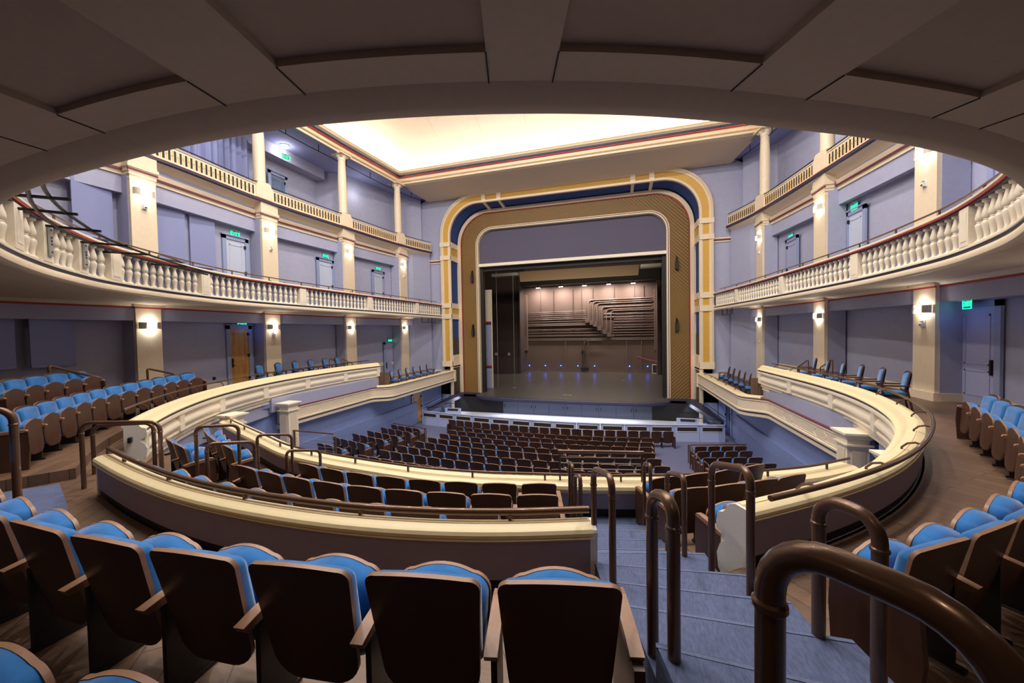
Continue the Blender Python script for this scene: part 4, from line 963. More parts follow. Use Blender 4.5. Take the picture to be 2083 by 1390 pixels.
t = thing('hose_cabinet', 'small white framed cabinet at the foot of the stage wall under the red hose', 'cabinet', (7.6, 43.0, -4.887))
B().box(-.25, .25, -.1, .1, 0, 1.0).build('case', white, t, smooth=False); B().box(-.2, .2, -.12, -.1, .08, .92).build('door', brickd, t, smooth=False)
# striped flat on the left wing, cables
t = thing('scenery_flat', 'tall wing flat painted cream, pale blue and white with red and navy stripes', 'scenery', (-7.15, 30, -4.887), .0)
for z0, z1, mm in ((.0, 1.75, lav), (1.75, 1.87, navy), (1.87, 2.0, red), (2.0, 5.55, lav), (5.55, 5.72, navy), (5.72, 5.84, red), (5.84, 8.6, cream)):
    B().box(-.5, .28, -.05, .05, z0, z1).build('panel', mm, t, smooth=False)
B().box(.28, .32, -.1, .1, 0, 8.6).build('edge_post', creamw, t, smooth=False)
for i, x in enumerate((-6.7, -6.0)):
    t = thing('hanging_cable', 'thin pale steel cable hanging to the stage floor, %s of two beside the wing flat' % ORD[i+1], 'cable'); B().tube([(x, 31+i*3, -4.88), (x, 31+i*3, 5.6)], .015, 6).build('cable', steelp, t)
for i, (x, y) in enumerate(((-10.2, 40.7), (-8.6, 40.8))):
    t = thing('control_box', 'small white switch box on the dark stage wall, %s of two' % ORD[i+1], 'switch box', (x, 40.95, -2.6)); B().box(-.12, .12, -.06, .05, -.15, .15).build('case', white, t, smooth=False); B().box(-.05, .05, -.07, -.06, -.06, .06).build('switch', steel, t, smooth=False)
for i, (x, y) in enumerate(((-6.2, 39.5), (4.2, 36.5), (-5.0, 30.5), (-.2, 27.6), (.15, 27.6))):
    t = B().box(-.14, .14, -.09, .09, 0, .012).build('floor_socket', steelp, smooth=False); t.location = (x, y, -4.886); tag(t, 'small pale floor plate set in the stage boards, %s from the back wall' % ORD[i+1], 'floor socket')
# ================================================================== orchestra pit
PW = smoothc(catmull([(-9.2, 22.04), (-6.44, 21.62), (-3.95, 21.3), (-1.38, 21.06), (0, 21.0), (1.14, 20.99), (3.44, 21.13), (5.54, 21.42), (7.34, 21.74), (9.2, 22.06)], .15), 2)
Lp = length(PW)
cells = 14
for i in range(cells):
    a, c = Lp*i/cells+.012, Lp*(i+1)/cells-.012; C = sub(PW, a, c); n = normals(C, (0, 40))
    t = thing('pit_wall_panel', 'pale lavender pit wall panel with dark vent slot, %s of fourteen from stage-left' % ORD[i+1], 'panel', group=None)
    B().sweep(C, n, [(0, -6.2), (.1, -6.2), (.1, -5.3), (0, -5.3)]).build('panel', pitw, t, smooth=False)
    C2 = sub(PW, a+.14, c-.14); B().sweep(C2, normals(C2, (0, 40)), [(.09, -5.62), (.106, -5.62), (.106, -5.4), (.09, -5.4)]).build('vent', grill, t, smooth=False)
    b = B(); n2 = normals(C2, (0, 40)); b.sweep(C2, n2, [(.1, -5.65), (.12, -5.65), (.12, -5.62), (.1, -5.62)]); b.sweep(C2, n2, [(.1, -5.4), (.12, -5.4), (.12, -5.37), (.1, -5.37)]); b.build('vent_frame', white, t, smooth=False)
    B().sweep(C, n, [(-.03, -5.3), (.13, -5.3), (.13, -5.27), (-.03, -5.27)]).build('cap', pitw, t, smooth=False)
b = B(); A = offset(PW, -.05, (0, 40)); b.strip([p+(-6.18,) for p in A], [(x*1.0, 27.0, -6.18) for x, y in A]); struct(b.build('floor_pit', pitfl, smooth=False))
b = B()
for s in (-1, 1): b.box(min(s*8.6, s*9.9), max(s*8.6, s*9.9), 26.35, 26.5, -6.2, -4.9)
struct(b.build('wall_pit_ends', pitw, smooth=False))
for i in range(9):
    x0 = -4.75+i*1.18
    t = thing('pit_cabinet_door', 'grey door in the wall under the stage apron, %s of nine from stage-left' % ORD[i+1], 'door', (x0+.59, 26.2, -6.18))
    B().box(-.58, .58, 0, .05, 0, .92).build('leaf', cabm, t, smooth=False); B().box(.42 if i % 2 else -.46, .46 if i % 2 else -.42, -.03, 0, .5, .7).build('handle', black, t, smooth=False)
struct(B().box(-9, -4.78, 26.22, 26.4, -6.2, -5.0).box(5.9, 9, 26.22, 26.4, -6.2, -5.0).box(-4.8, 5.95, 26.24, 26.4, -6.2, -5.0).build('wall_under_stage', black, smooth=False))
for s, a_ in ((-1, 'stage-left'), (1, 'stage-right')):
    t = thing('pit_rail', 'low black rail around the pit steps at %s' % a_, 'rail')
    b = B(); P = [(s*9.1, 22.3, -5.25), (s*9.1, 22.3, -5.08), (s*7.9, 22.6, -5.08), (s*7.9, 22.6, -5.3)]; B().tube(P, .02, 6).build('upper_pipe', blackm, t); P2 = [(s*8.2, 23.4, -5.3), (s*8.2, 23.4, -5.0), (s*7.1, 23.6, -5.0), (s*7.1, 23.6, -5.3)]; b.tube(P2, .02, 6); b.build('pipe', blackm, t)
    B().box(min(s*7.0, s*8.2), max(s*7.0, s*8.2), 23.4, 23.5, -5.9, -5.32).build('low_wall', pitw, t, smooth=False)
    B().box(min(s*7.2, s*8.0), max(s*7.2, s*8.0), 23.38, 23.4, -5.5, -5.36).build('vent', grill, t, smooth=False)
area('pit_light', (0, 25.9, -5.2), 10, 170, 'cool', (0, 22.5, -6.3), .2)
for s in (-1, 1): area('pit_light', (s*7.9, 25.6, -5.15), .5, 9, 'cool', (s*9, 25.5, -6))

for x in (-4.5, 0, 4.5): area('stage_fill_light', (x, 30.2, 8.2), .5, 110, 'warm', (x*.9, 36, 5))  # added fill, unseen behind the border, to brighten the hung ceiling panel
# ================================================================== theatre seats
LEAN = math.radians(12)
def outline(hw, t0, t1, rt, rb, archh, taper=0, n=6):
    """rounded panel outline in (x, t), counter-clockwise from the lower left"""
    hb = hw-taper; P = []
    for k in range(n+1):
        a = PI+PI/2*k/n; P.append((-hb+rb+rb*math.cos(a), t0+rb+rb*math.sin(a)))
    for k in range(n+1):
        a = -PI/2+PI/2*k/n; P.append((hb-rb+rb*math.cos(a), t0+rb+rb*math.sin(a)))
    for k in range(n+1):
        a = PI/2*k/n; P.append((hw-rt+rt*math.cos(a), t1-rt+rt*math.sin(a)))
    for k in range(1, 8):
        u = 1-2*k/8; P.append((u*(hw-rt), t1+archh*(1-u*u)))
    for k in range(n+1):
        a = PI/2+PI/2*k/n; P.append((-hw+rt+rt*math.cos(a), t1-rt+rt*math.sin(a)))
    return P
def pad(P, layers, curve, lean, org, edge_m=None, m=0):
    """layers: (scale, depth). builds a closed cushion or panel; depth grows to the front (+y)"""
    b = B(); cx = 0; cz = sum(t for _, t in P)/len(P); n = len(P); c, s = math.cos(lean), math.sin(lean)
    def tf(x, t, d):
        d += curve*(x/.26)**2
        return (x+org[0], org[1]+d*c-t*s, org[2]+t*c+d*s)
    for sc_, d in layers:
        for x, t in P: b.v.append(tf(x*sc_, cz+(t-cz)*sc_, d))
    L = len(layers)
    for l in range(L-1):
        for k in range(n):
            j = (k+1) % n; b.f.append((l*n+k, l*n+j, (l+1)*n+j, (l+1)*n+k)); b.m.append(edge_m if (edge_m is not None and l == 0) else m)
    for l, rev in ((0, True), (L-1, False)):
        ctr = len(b.v); b.v.append(tf(0, cz, layers[l][1]+(0 if rev or L < 3 else .006)))
        for k in range(n):
            j = (k+1) % n; b.f.append((l*n+j, l*n+k, ctr) if rev else (l*n+k, l*n+j, ctr)); b.m.append(m)
    return b
def seat_meshes():
    M_ = {}
    H = .64
    M_['back_shell'] = pad(outline(.262, -.02, H, .055, .13, .022, .03), [(1, 0), (1, .022)], .022, LEAN, (0, .135, .26), edge_m=1).mesh('back_shell', [wood, woodl], ang=30)
    M_['back_cushion'] = pad(outline(.256, .17, H-.035, .05, .05, .02, .015), [(1, .018), (1.01, .05), (.95, .078), (.75, .092), (.4, .1)], .02, LEAN, (0, .135, .26)).mesh('back_cushion', blue, ang=80)
    M_['seat_pan'] = pad(outline(.25, .0, .53, .09, .15, .035, .02), [(1, 0), (1, .022)], -.012, -math.radians(-4), (0, .375, .185), edge_m=1).mesh('seat_pan', [wood, woodl], ang=30)
    M_['seat_cushion'] = pad(outline(.242, .05, .528, .085, .12, .035, .02), [(1, .0), (1.0, -.03), (.97, -.07), (.85, -.105), (.6, -.125), (.3, -.132)], -.012, -math.radians(-4), (0, .375, .185)).mesh('seat_cushion', blue, ang=80)
    b = B(); pr = [(.0, .585), (.1, .60), (.33, .61), (.39, .60), (.40, .58), (.38, .565), (.02, .55)]
    b.add([(x, y, z) for x in (-.03, .03) for y, z in pr], [tuple(range(7)), tuple(range(13, 6, -1))]+[(i, (i+1) % 7, 7+(i+1) % 7, 7+i) for i in range(7)])
    M_['armrest'] = b.mesh('armrest', woodl, smooth=False)
    b = B().box(-.014, .014, .1, .33, .03, .56).box(-.02, .02, .05, .36, 0, .03); M_['standard'] = b.mesh('standard', steel, smooth=False)
    b = B(); pr = [(-.02, 0), (.4, 0), (.42, .35), (.41, .6), (.36, .615), (.1, .6), (-.03, .585), (-.05, .3)]
    b.add([(x, y, z) for x in (-.022, .022) for y, z in pr], [tuple(range(8)), tuple(range(15, 7, -1))]+[(i, (i+1) % 8, 8+(i+1) % 8, 8+i) for i in range(8)])
    M_['end_panel'] = b.mesh('end_panel', wood, smooth=False)
    return M_
SM_ = seat_meshes()
PITCH = .585
def seat(x, y, z, rz, label, group, end='', light=False):
    t = thing('theatre_seat', label, 'seat', (x, y, z), rz, group)
    for k, q in (('back_shell', 'back_cushion'), ('seat_pan', 'seat_cushion')): inst(q, SM_[q], inst(k, SM_[k], t))
    h = PITCH/2
    if 'L' in end: inst('end_panel', SM_['end_panel'], t, (-h-.02, 0, 0)); inst('armrest', SM_['armrest'], t, (-h-.02, 0, .03))
    else:
        inst('armrest', SM_['armrest'], t, (-h, 0, 0)); inst('standard', SM_['standard'], t, (-h, 0, 0))
    if 'R' in end: inst('end_panel', SM_['end_panel'], t, (h+.02, 0, 0)); inst('armrest', SM_['armrest'], t, (h+.02, 0, .03))
    return t
def row(P, z, fmt, group, ends='LR', facing=None, pitch=PITCH):
    """P: polyline through the seat-back tops, left to right as seen facing the stage"""
    L = length(P); n = max(1, int(round(L/pitch))); st_ = L/n
    for i in range(n):
        p, tg = at(P, st_*(i+.5)); rz = math.atan2(tg.y, tg.x)
        e = ('L' if i == 0 and 'L' in ends else '')+('R' if i == n-1 and 'R' in ends else '')
        seat(p.x, p.y, z, rz, fmt % ORD[i+1], group, e)
    return n
def par(k, yc, x0, x1, n=60): return [(x0+(x1-x0)*i/n, yc+k*(x0+(x1-x0)*i/n)**2) for i in range(n+1)]
HS = .885
cb = [(19.55, 6.43, -5.31), (18.3, 5.28, -5.30), (17.12, 5.13, -5.19), (15.98, 5.06, -5.07), (14.82, 5.08, -4.93), (13.8, 5.18, -4.79), (12.69, 5.35, -4.67), (11.68, 5.5, -4.53), (10.65, 5.68, -4.4), (9.65, 5.85, -4.27)]
for i, (yc, X, zt) in enumerate(cb):
    row(par(.016, yc, -X, X), zr(yc), 'dark brown seat with blue cushion, %s from stage-left in centre block row '+ORD[i+1], 'seats of the centre stalls block')
sb = [(6.9, 17.65), (6.78, 16.53), (6.75, 15.35), (6.85, 14.37), (7.03, 13.28), (7.3, 12.2), (7.55, 11.15)]
for i, (x0, y0) in enumerate(sb):
    n = 4 if i < 5 else 3; dx = math.cos(.262)*PITCH*n; dy = math.sin(.262)*PITCH*n
    row([(x0, y0), (x0+dx, y0+dy)], zr(y0+.3), 'dark brown seat in stalls block by the stage-right wall, row '+ORD[i+1]+', %s from the aisle', 'seats of the side stalls block, stage-right', 'L')
    row([(-x0-dx, y0+dy), (-x0, y0)], zr(y0+.3), 'dark brown seat in stalls block by the stage-left wall, row '+ORD[i+1]+', %s from the wall', 'seats of the side stalls block, stage-left', 'R')
# sunken rows between the two parapets
def arcx(R, x0, x1, c=(0, 15), n=40):
    a0, a1 = math.asin((x0-c[0])/R), math.asin((x1-c[0])/R)
    return [(c[0]+R*math.sin(a0+(a1-a0)*i/n), c[1]-R*math.cos(a0+(a1-a0)*i/n)) for i in range(n+1)]
row(arcx(RA, -2.85, 3.08), ZA, 'dark brown seat in the sunken row against the curved parapet, %s from stage-left', 'seats of the sunken rows', 'LR')
row(arcx(RB, -2.33, 2.92), ZB, 'dark brown seat in the middle sunken row, %s from the stage-left end', 'seats of the sunken rows', 'LR')
row(arcx(RC+.02, -1.98, 2.76), ZC, 'dark brown seat in the lowest sunken row behind the far parapet, %s from stage-left', 'seats of the sunken rows', 'LR')
row(arcx(11.35, -4.25, -3.1), ZA, 'seat with raised blue cushion beyond the bronze loops, upper side group, %s of two', 'seats of the sunken side groups', 'R')
row(arcx(10.6, -5.8, -3.2), ZB, 'seat in the lower side group beyond the bronze loops, %s from the loge wall', 'seats of the sunken side groups', 'R')
row(arcx(RA, 4.6, 6.3), ZA, 'seat between aisle and stage-right parapet, upper row, %s from the aisle', 'seats of the sunken group right of the aisle', 'L')
row(arcx(RB, 4.3, 6.15), ZB, 'seat between aisle and stage-right parapet, middle row, %s from the aisle', 'seats of the sunken group right of the aisle', 'L')
row(arcx(RC, 4.1, 6.0), ZC, 'seat between aisle and stage-right parapet, lowest row, %s from the aisle', 'seats of the sunken group right of the aisle', 'L')
# rows behind the parapet
row(arcx(13.82, -2.9, 3.66, (.6, 15)), -1.95, 'large dark wooden seat back in the row behind the curved parapet, %s from stage-left', 'seats of the near row', 'LR', pitch=.6)
row(arcx(14.58, -1.5, 3.5, (.6, 15)), -1.94, 'blue seat of the row at the bottom edge of the view, %s from stage-left', 'seats of the second near row', 'LR', pitch=.6)
pan = catmull([(5.01, 2.85), (5.43, 3.11), (6.01, 3.52), (6.64, 4.03), (7.37, 4.71), (8.05, 5.55), (8.63, 6.39), (9.1, 7.33), (9.46, 8.11), (9.83, 8.9)])
row(offset(pan, .37), ZF+.02, 'blue seat in the curved row by the big exit door, %s from the aisle', 'seats of the row along the stage-right parapet', 'LR')
row(sub(offset(pan, 1.35), 1.2, 6.6), -1.75, 'seat in the back row by the stage-right wall, %s from the aisle', 'seats of the back row, stage-right', 'LR')
lf = smoothc(catmull([(-9.78, 8.5), (-9.44, 7.61), (-8.71, 6.44), (-8.05, 5.46), (-7.19, 4.5), (-6.3, 3.65), (-5.6, 3.05)]), 2)
row(lf, -2.03, 'blue seat facing across the house in the stage-left front row, %s from the stage end', 'seats of the front row along the stage-left loge', 'LR')
lb = [(-8.98, 5.6), (-8.7, 5.21), (-8.35, 4.75), (-7.94, 4.25), (-7.5, 3.8), (-7.1, 3.4)]
row(lb, -1.63, 'darker blue seat in the stage-left back row near the wall, %s from the stage end', 'seats of the back row along the stage-left loge', 'LR')
# ================================================================== loose armchairs in loges and boxes
def chair(x, y, z, rz, label, group):
    t = thing('armchair', label, 'chair', (x, y, z), rz, group)
    for k, (nm, me) in enumerate(CH): inst(nm, me, t)
    return t
def chair_meshes():
    out = []
    out.append(('back_pad', pad(outline(.2, 0, .42, .07, .04, .03, .01), [(1, .0), (1, .03), (.94, .05), (.6, .06)], .02, math.radians(9), (0, -.2, .56)).mesh('back_pad', blue, ang=80)))
    P = outline(.225, -.03, .445, .085, .05, .03, .0)
    b = B(); c, s = math.cos(math.radians(9)), math.sin(math.radians(9))
    b.tube([(x, -.2+(.015+.02*(x/.26)**2)*c-tt*s, .56+tt*c) for x, tt in P], .022, 6, closed=True); b.add([(x, -.215-tt*s, .56+tt*c) for x, tt in P], [tuple(range(len(P)))])
    out.append(('back_frame', b.mesh('back_frame', wood)))
    out.append(('seat', pad(outline(.25, -.23, .25, .06, .06, .01), [(1, 0), (1, .06), (.95, .09), (.6, .1)], 0, math.radians(-90), (0, .02, .46)).mesh('seat', blue, ang=80)))
    b = B()
    b.box(-.25, .25, -.22, .28, .34, .38); out.append(('seat_frame', b.mesh('seat_frame', wood, smooth=False)))
    for sx in (-1, 1):
        out.append(('leg', B().bar((sx*.24, .27, 0), (sx*.25, .25, .66), .035).mesh('leg', wood, smooth=False)))
        out.append(('leg', B().bar((sx*.22, -.3, 0), (sx*.23, -.2, .56), .035).mesh('leg', wood, smooth=False)))
        out.append(('armrest', B().bar((sx*.25, -.24, .68), (sx*.26, .3, .66), .06, .03).mesh('armrest', wood, smooth=False)))
    return out
CH = chair_meshes()
# seat pad was built standing: lay it flat
for nm, me in CH:
    if nm == 'seat':
        me.transform(Matrix.Translation((0, 0, 0))); zs = [v.co.z for v in me.vertices]; ys_ = [v.co.y for v in me.vertices]
        for v in me.vertices: v.co.z += .40-min(zs); v.co.y += .03-(max(ys_)+min(ys_))/2
for i, y in enumerate((11.85, 12.75, 13.65, 14.55, 15.45, 16.3)):
    chair(-10.75, y, ZF-.02, -PI/2+.35, 'blue armchair with dark wooden frame on the stage-left loge, %s from the stage end' % ORD[6-i], 'armchairs on the stage-left loge')
    chair(10.5, y-.1, ZF-.02, PI/2-.35, 'blue armchair with dark wooden frame on the stage-right loge, %s from the stage end' % ORD[6-i], 'armchairs on the stage-right loge')
for i, (x, y) in enumerate(((-10.55, 12.4), (-10.55, 13.1), (-10.6, 14.1), (-10.6, 14.75), (-10.5, 17.3), (-10.5, 18.0), (-10.45, 19.0), (-10.4, 20.1), (-10.1, 8.9), (-9.6, 7.6))):
    chair(x, y, 1.385, -PI/2+.4, 'dark chair peeping over the stage-left balcony balustrade, %s in line' % ORD[i+1], 'chairs on the stage-left balcony')
for i, y in enumerate((19.05, 19.95, 20.75, 21.6, 22.5, 23.4)):
    chair(-9.3, y, -3.25, -PI/2+.35, 'dark blue armchair in the stage-left box beside the stage, %s from the stage' % ORD[6-i], 'armchairs in the stage-left box')
    chair(9.55, y, -3.25, PI/2-.35, 'dark blue armchair in the stage-right box beside the stage, %s from the stage' % ORD[6-i], 'armchairs in the stage-right box')
# ================================================================== handrail loops
def loop(label, a, b_, zb, h, r=.025, rad=.1, skew=None, rings=True, group=None):
    """inverted U of bronze pipe from a to b_ (plan points); zb: foot heights; h: top heights"""
    ax, ay = a; bx_, by = b_; z0, z1 = zb; h0, h1 = h
    t = thing('handrail_loop', label, 'handrail', (0, 0, 0), 0, group)
    A = Vector((ax, ay, h0)); C = Vector((bx_, by, h1)); d = (C-A); L = d.length; d.normalize(); rad = min(rad, L*.45)
    P = [Vector((ax, ay, z0)), Vector((ax, ay, h0-rad))]
    for k in range(1, 7):
        q = PI/2*k/7; P.append(Vector((ax, ay, h0-rad))+Vector((0, 0, rad*math.sin(q)))+d*(rad*(1-math.cos(q))))
    P.append(A+d*rad); P.append(C-d*rad)
    for k in range(1, 7):
        q = PI/2*k/7; P.append(C-d*rad+d*(rad*math.sin(q))+Vector((0, 0, -rad*(1-math.cos(q)))))
    P += [Vector((bx_, by, h1-rad)), Vector((bx_, by, z1))]
    B().tube(P, r, 12).build('pipe', bronze, t)
    if rings:
        for x, y, z in ((ax, ay, h0-rad-.03), (bx_, by, h1-rad-.03)): B().lathe([(r*1.0, -.012), (r*1.18, -.006), (r*1.18, .006), (r, .012)], 12, (x, y, z)).build('collar', bronze, t)
    return t
loop('big bronze handrail loop closest to the viewer, curving down at the lower corner', (3.895, .835), (4.09, .60), (-1.6, -1.6), (-.42, -.40), .027, .11)
loop('tall bronze loop beside the end panel of the curved blue row', (4.60, 2.22), (4.72, 1.98), (-1.8, -1.68), (-.88, -.86), .030, .11)
loop('narrow tall bronze loop beside the first seat of the near row, at the aisle', (3.76, 1.88), (3.83, 1.68), (-1.66, -1.62), (-.80, -.74), .028, .09)
loop('slim bronze loop at the cut end of the near parapet', (3.40, 3.14), (3.56, 2.62), (-2.15, -1.97), (-1.18, -1.03), .025, .11)
loop('bronze loop standing in front of the white parapet end, other side of the aisle', (4.36, 3.38), (4.47, 2.80), (-2.2, -1.88), (-1.14, -.97), .027, .12)
loop('bronze loop before the seat with the blue cushion at the aisle', (4.12, 4.27), (4.21, 3.76), (-2.5, -2.25), (-1.58, -1.41), .025, .1)
loop('small far bronze loop at the foot of the aisle near the guard rail', (3.98, 5.75), (4.03, 5.28), (-2.95, -2.8), (-2.02, -1.86), .025, .09)
loop('narrow bronze loop at the foot of the aisle, first of the cluster', (2.90, 5.45), (3.0, 4.98), (-3, -2.8), (-1.98, -1.85), .025, .09)
loop('narrow bronze loop at the foot of the aisle, second of the cluster', (3.06, 4.75), (3.16, 4.42), (-2.75, -2.6), (-1.9, -1.76), .025, .09)
loop('long bronze loop across the gap at the end of the stage-left parapet, rear one', (-4.62, 3.75), (-3.98, 4.2), (ZF, ZA), (-1.40, -1.43), .028, .13)
loop('long bronze loop across the gap at the end of the stage-left parapet, front one', (-3.98, 3.34), (-3.2, 3.85), (ZF, ZA), (-1.22, -1.29), .028, .13)
loop('wide bronze loop beside the upper side group of sunken seats', (-2.95, 4.18), (-2.62, 4.62), (ZA, ZA), (-1.44, -1.5), .026, .1)
loop('wide bronze loop at the aisle end of the middle sunken row', (-2.42, 3.98), (-2.18, 4.55), (ZB, ZB), (-1.62, -1.74), .026, .1)
loop('bronze loop beside the lower side group of sunken seats', (-2.75, 5.05), (-2.5, 5.55), (ZB, ZC), (-1.8, -1.92), .025, .09)
loop('bronze loop at the stage-left end of the lowest sunken row', (-2.02, 5.0), (-1.78, 5.5), (ZC, ZC), (-2.02, -2.16), .025, .09)
loop('bronze loop beside the first stage-left blue row, cut by the picture edge', (-2.45, 1.55), (-2.02, 2.02), (-1.95, -1.95), (-.60, -.66), .03, .12)
loop('sloping bronze handrail beside the dark blue back row', (-8.55, 4.9), (-8.75, 5.85), (-1.63, -1.8), (-.56, -.98), .028, .06)
loop('short sloping bronze handrail between the blue front row and the wall pilaster', (-10.0, 7.45), (-10.05, 8.15), (-2.03, -2.1), (-.9, -1.15), .028, .06)
for s, sd in ((-1, 'stage-left'), (1, 'stage-right')):
    for i, (x0, y0) in enumerate(sb[:6]):
        z = zr(y0); loop('small bronze loop at the aisle end of the side stalls block %s, row %s' % (sd, ORD[i+1]), (s*(x0-.12), y0-.1), (s*(x0-.2), y0+.38), (z, z), (z+.86, z+.86), .022, .1, rings=False, group='loops of the side stalls block, '+sd)
    x = s*10.6
    for i in range(2):
        t = loop('sloped bronze stair rail with thin balusters on the %s loge, %s of two' % (sd, ORD[i+1]), (s*(10.4+.75*i), 15.9), (s*(10.45+.75*i), 16.85), (ZF, ZF-.2), (ZF+.98, ZF+.6), .02, .06, rings=False)
        b = B()
        for k in range(1, 6): b.tube([(s*(10.4+.75*i), 15.9+.95*k/6, ZF-.2), (s*(10.4+.75*i), 15.9+.95*k/6, ZF+.95-.38*k/6)], .007, 5)
        b.build('baluster', bronze, t)
    z0 = zr(17.9)
    t = thing('row_rail', 'straight bronze bar in front of the first row of the %s side stalls block' % sd, 'rail')
    B().tube([(s*6.7, 17.95, z0+.86), (s*9.2, 18.6, z0+.86)], .025, 8).build('handrail', bronze, t)
    for k in (0, .5, 1): B().bar((s*(6.75+2.35*k), 17.96+.6*k, z0-.1), (s*(6.75+2.35*k), 17.96+.6*k, z0+.85), .035).build('post', bronze, t, smooth=False)
t = thing('cable_guard_rail', 'bronze guard rail with thin cables beside the cream column over the stage-left stalls', 'rail')
a, c = Vector((-9.25, 11.55, -3.82)), Vector((-7.0, 11.55, -3.84))
B().tube([a, c, c+Vector((.08, -.03, -.08)), c+Vector((.1, -.03, -1.9))], .03, 10).build('handrail', bronze, t)
B().bar(a+Vector((.3, 0, 0)), a+Vector((.3, 0, -1.9)), .05).build('post', bronze, t, smooth=False)
for k in range(1, 6): B().tube([a+Vector((.3, 0, -.14*k)), c+Vector((.1, 0, -.14*k))], .006, 5).build('cable', steelp, t)
# ================================================================== wall lights, exit signs, doors, devices
def half_drum(sgn_y):
    b = B(); n = 10; r = .125; h = .115
    pts = [(r*math.sin(PI*k/n)*1.15, -r*math.cos(PI*k/n)) for k in range(n+1)]
    o = [(x, y, z) for z in (-h, h) for x, y in pts]
    b.add(o, [(k, k+1, n+2+k, n+1+k) for k in range(n)]); i_ = [(x*.93, y*.93, z) for z in (-h, h) for x, y in pts]
    b.add(i_, [(k+1, k, n+1+k, n+2+k) for k in range(n)]); q = len(b.v)//2
    for base in (0, n+1): b.f += [(base+k, base+k+1, 2*(n+1)+base+k+1, 2*(n+1)+base+k) for k in range(n)]; b.m += [0]*n
    return b
drum_me = half_drum(1).mesh('shade', sconm)
plate_me = B().box(0, .02, -.2, .2, -.07, .07).mesh('back_plate', white, smooth=False)
lamp_me = B().box(.02, .05, -.03, .03, -.09, .09).box(.02, .06, -.2, -.08, -.04, .04).box(.02, .06, .08, .2, -.04, .04).mesh('lamp', lampw, smooth=False)
def sconce(s, x, y, z, label):
    t = thing('wall_sconce', label, 'wall lamp', (s*x, y, z), PI if s > 0 else 0)
    inst('back_plate', plate_me, t); inst('lamp', lamp_me, t)
    for yy in (-.175, .175): inst('shade', drum_me, t, (.01, yy, 0))
    for dz in (-.15, .15): point('sconce_light', (s*(x-.13), y, z+dz), 5.5, 'white', .03)
for s, side in ((-1, 'stage-left'), (1, 'stage-right')):
    for k in (1, 2, 3, 4):
        y0, y1 = PYL[k]; where = 'the %s pilaster from the stage' % ORD[5-k]
        sconce(s, PX[k], (y0+y1)/2, .45, 'lit double-drum wall sconce on the loge level, %s, %s' % (side, where))
        if not (k == 1 and s > 0): sconce(s, PX[k], (y0+y1)/2, 5.02, 'lit double-drum wall sconce on the balcony level, %s, %s' % (side, where))
def device(s, x, y, z, label):
    t = thing('wall_device', label, 'detector', (s*x, y, z), PI if s > 0 else 0)
    B().box(0, .02, -.075, .075, -.1, .1).build('base', white, t, smooth=False)
    B().box(.02, .09, -.05, .06, -.07, .04).build('body', white, t, smooth=False); B().box(.09, .095, -.03, .04, -.05, -.01).build('lens', steel, t, smooth=False)
    B().box(.02, .07, -.03, .03, .05, .09).build('strobe', steelp, t, smooth=False)
for s, k, z, w_ in ((-1, 1, 4.55, 'balcony'), (-1, 2, 4.2, 'balcony'), (-1, 4, 4.2, 'balcony'), (1, 2, 4.1, 'balcony'), (1, 4, 4.2, 'balcony'), (-1, 2, .12, 'loge'), (-1, 4, -.9, 'loge'), (1, 2, .02, 'loge'), (1, 4, -.75, 'loge')):
    device(s, PX[k], (PYL[k][0]+PYL[k][1])/2, z, 'small white alarm device under the sconce on the %s pilaster, %s level, %s' % (ORD[5-k], w_, 'stage-left' if s < 0 else 'stage-right'))
for s in (-1, 1): device(s, 9.9, 21.0 if s < 0 else 22.2, -4.25, 'small white device on the blue stalls wall, %s' % ('stage-left' if s < 0 else 'stage-right'))
def text_mesh(body, size, ex):
    c = bpy.data.curves.new('t', 'FONT'); c.body = body; c.size = size; c.extrude = ex; c.align_x = 'CENTER'; c.align_y = 'CENTER'; c.offset = .004
    o = bpy.data.objects.new('t', c); COL.objects.link(o); dg = bpy.context.evaluated_depsgraph_get(); me = bpy.data.meshes.new_from_object(o.evaluated_get(dg))
    bpy.data.objects.remove(o); me.materials.clear(); me.materials.append(exitg); me.transform(Matrix.Rotation(PI/2, 4, 'X')); return me
exit_me = text_mesh('EXIT', .2, .006)
ebox = B().box(-.2, .2, -.006, .012, -.115, .115).mesh('panel', exitk, smooth=False)
eborder = B().box(-.205, -.19, -.012, .0, -.12, .1).box(.19, .205, -.012, .0, -.12, .1).box(-.205, .205, -.012, .0, -.125, -.105).mesh('glow_edge', exitg, smooth=False)
ehou = B().box(-.2, .2, -.03, .03, .115, .16).mesh('housing', steelp, smooth=False)
def exit_sign(x, y, z, rz, label):
    t = thing('exit_sign', label, 'exit sign', (x, y, z), rz)
    pn_ = inst('panel', ebox, t); inst('glow_edge', eborder, pn_); inst('housing', ehou, t); inst('lettering', exit_me, pn_, (0, -.014, 0))
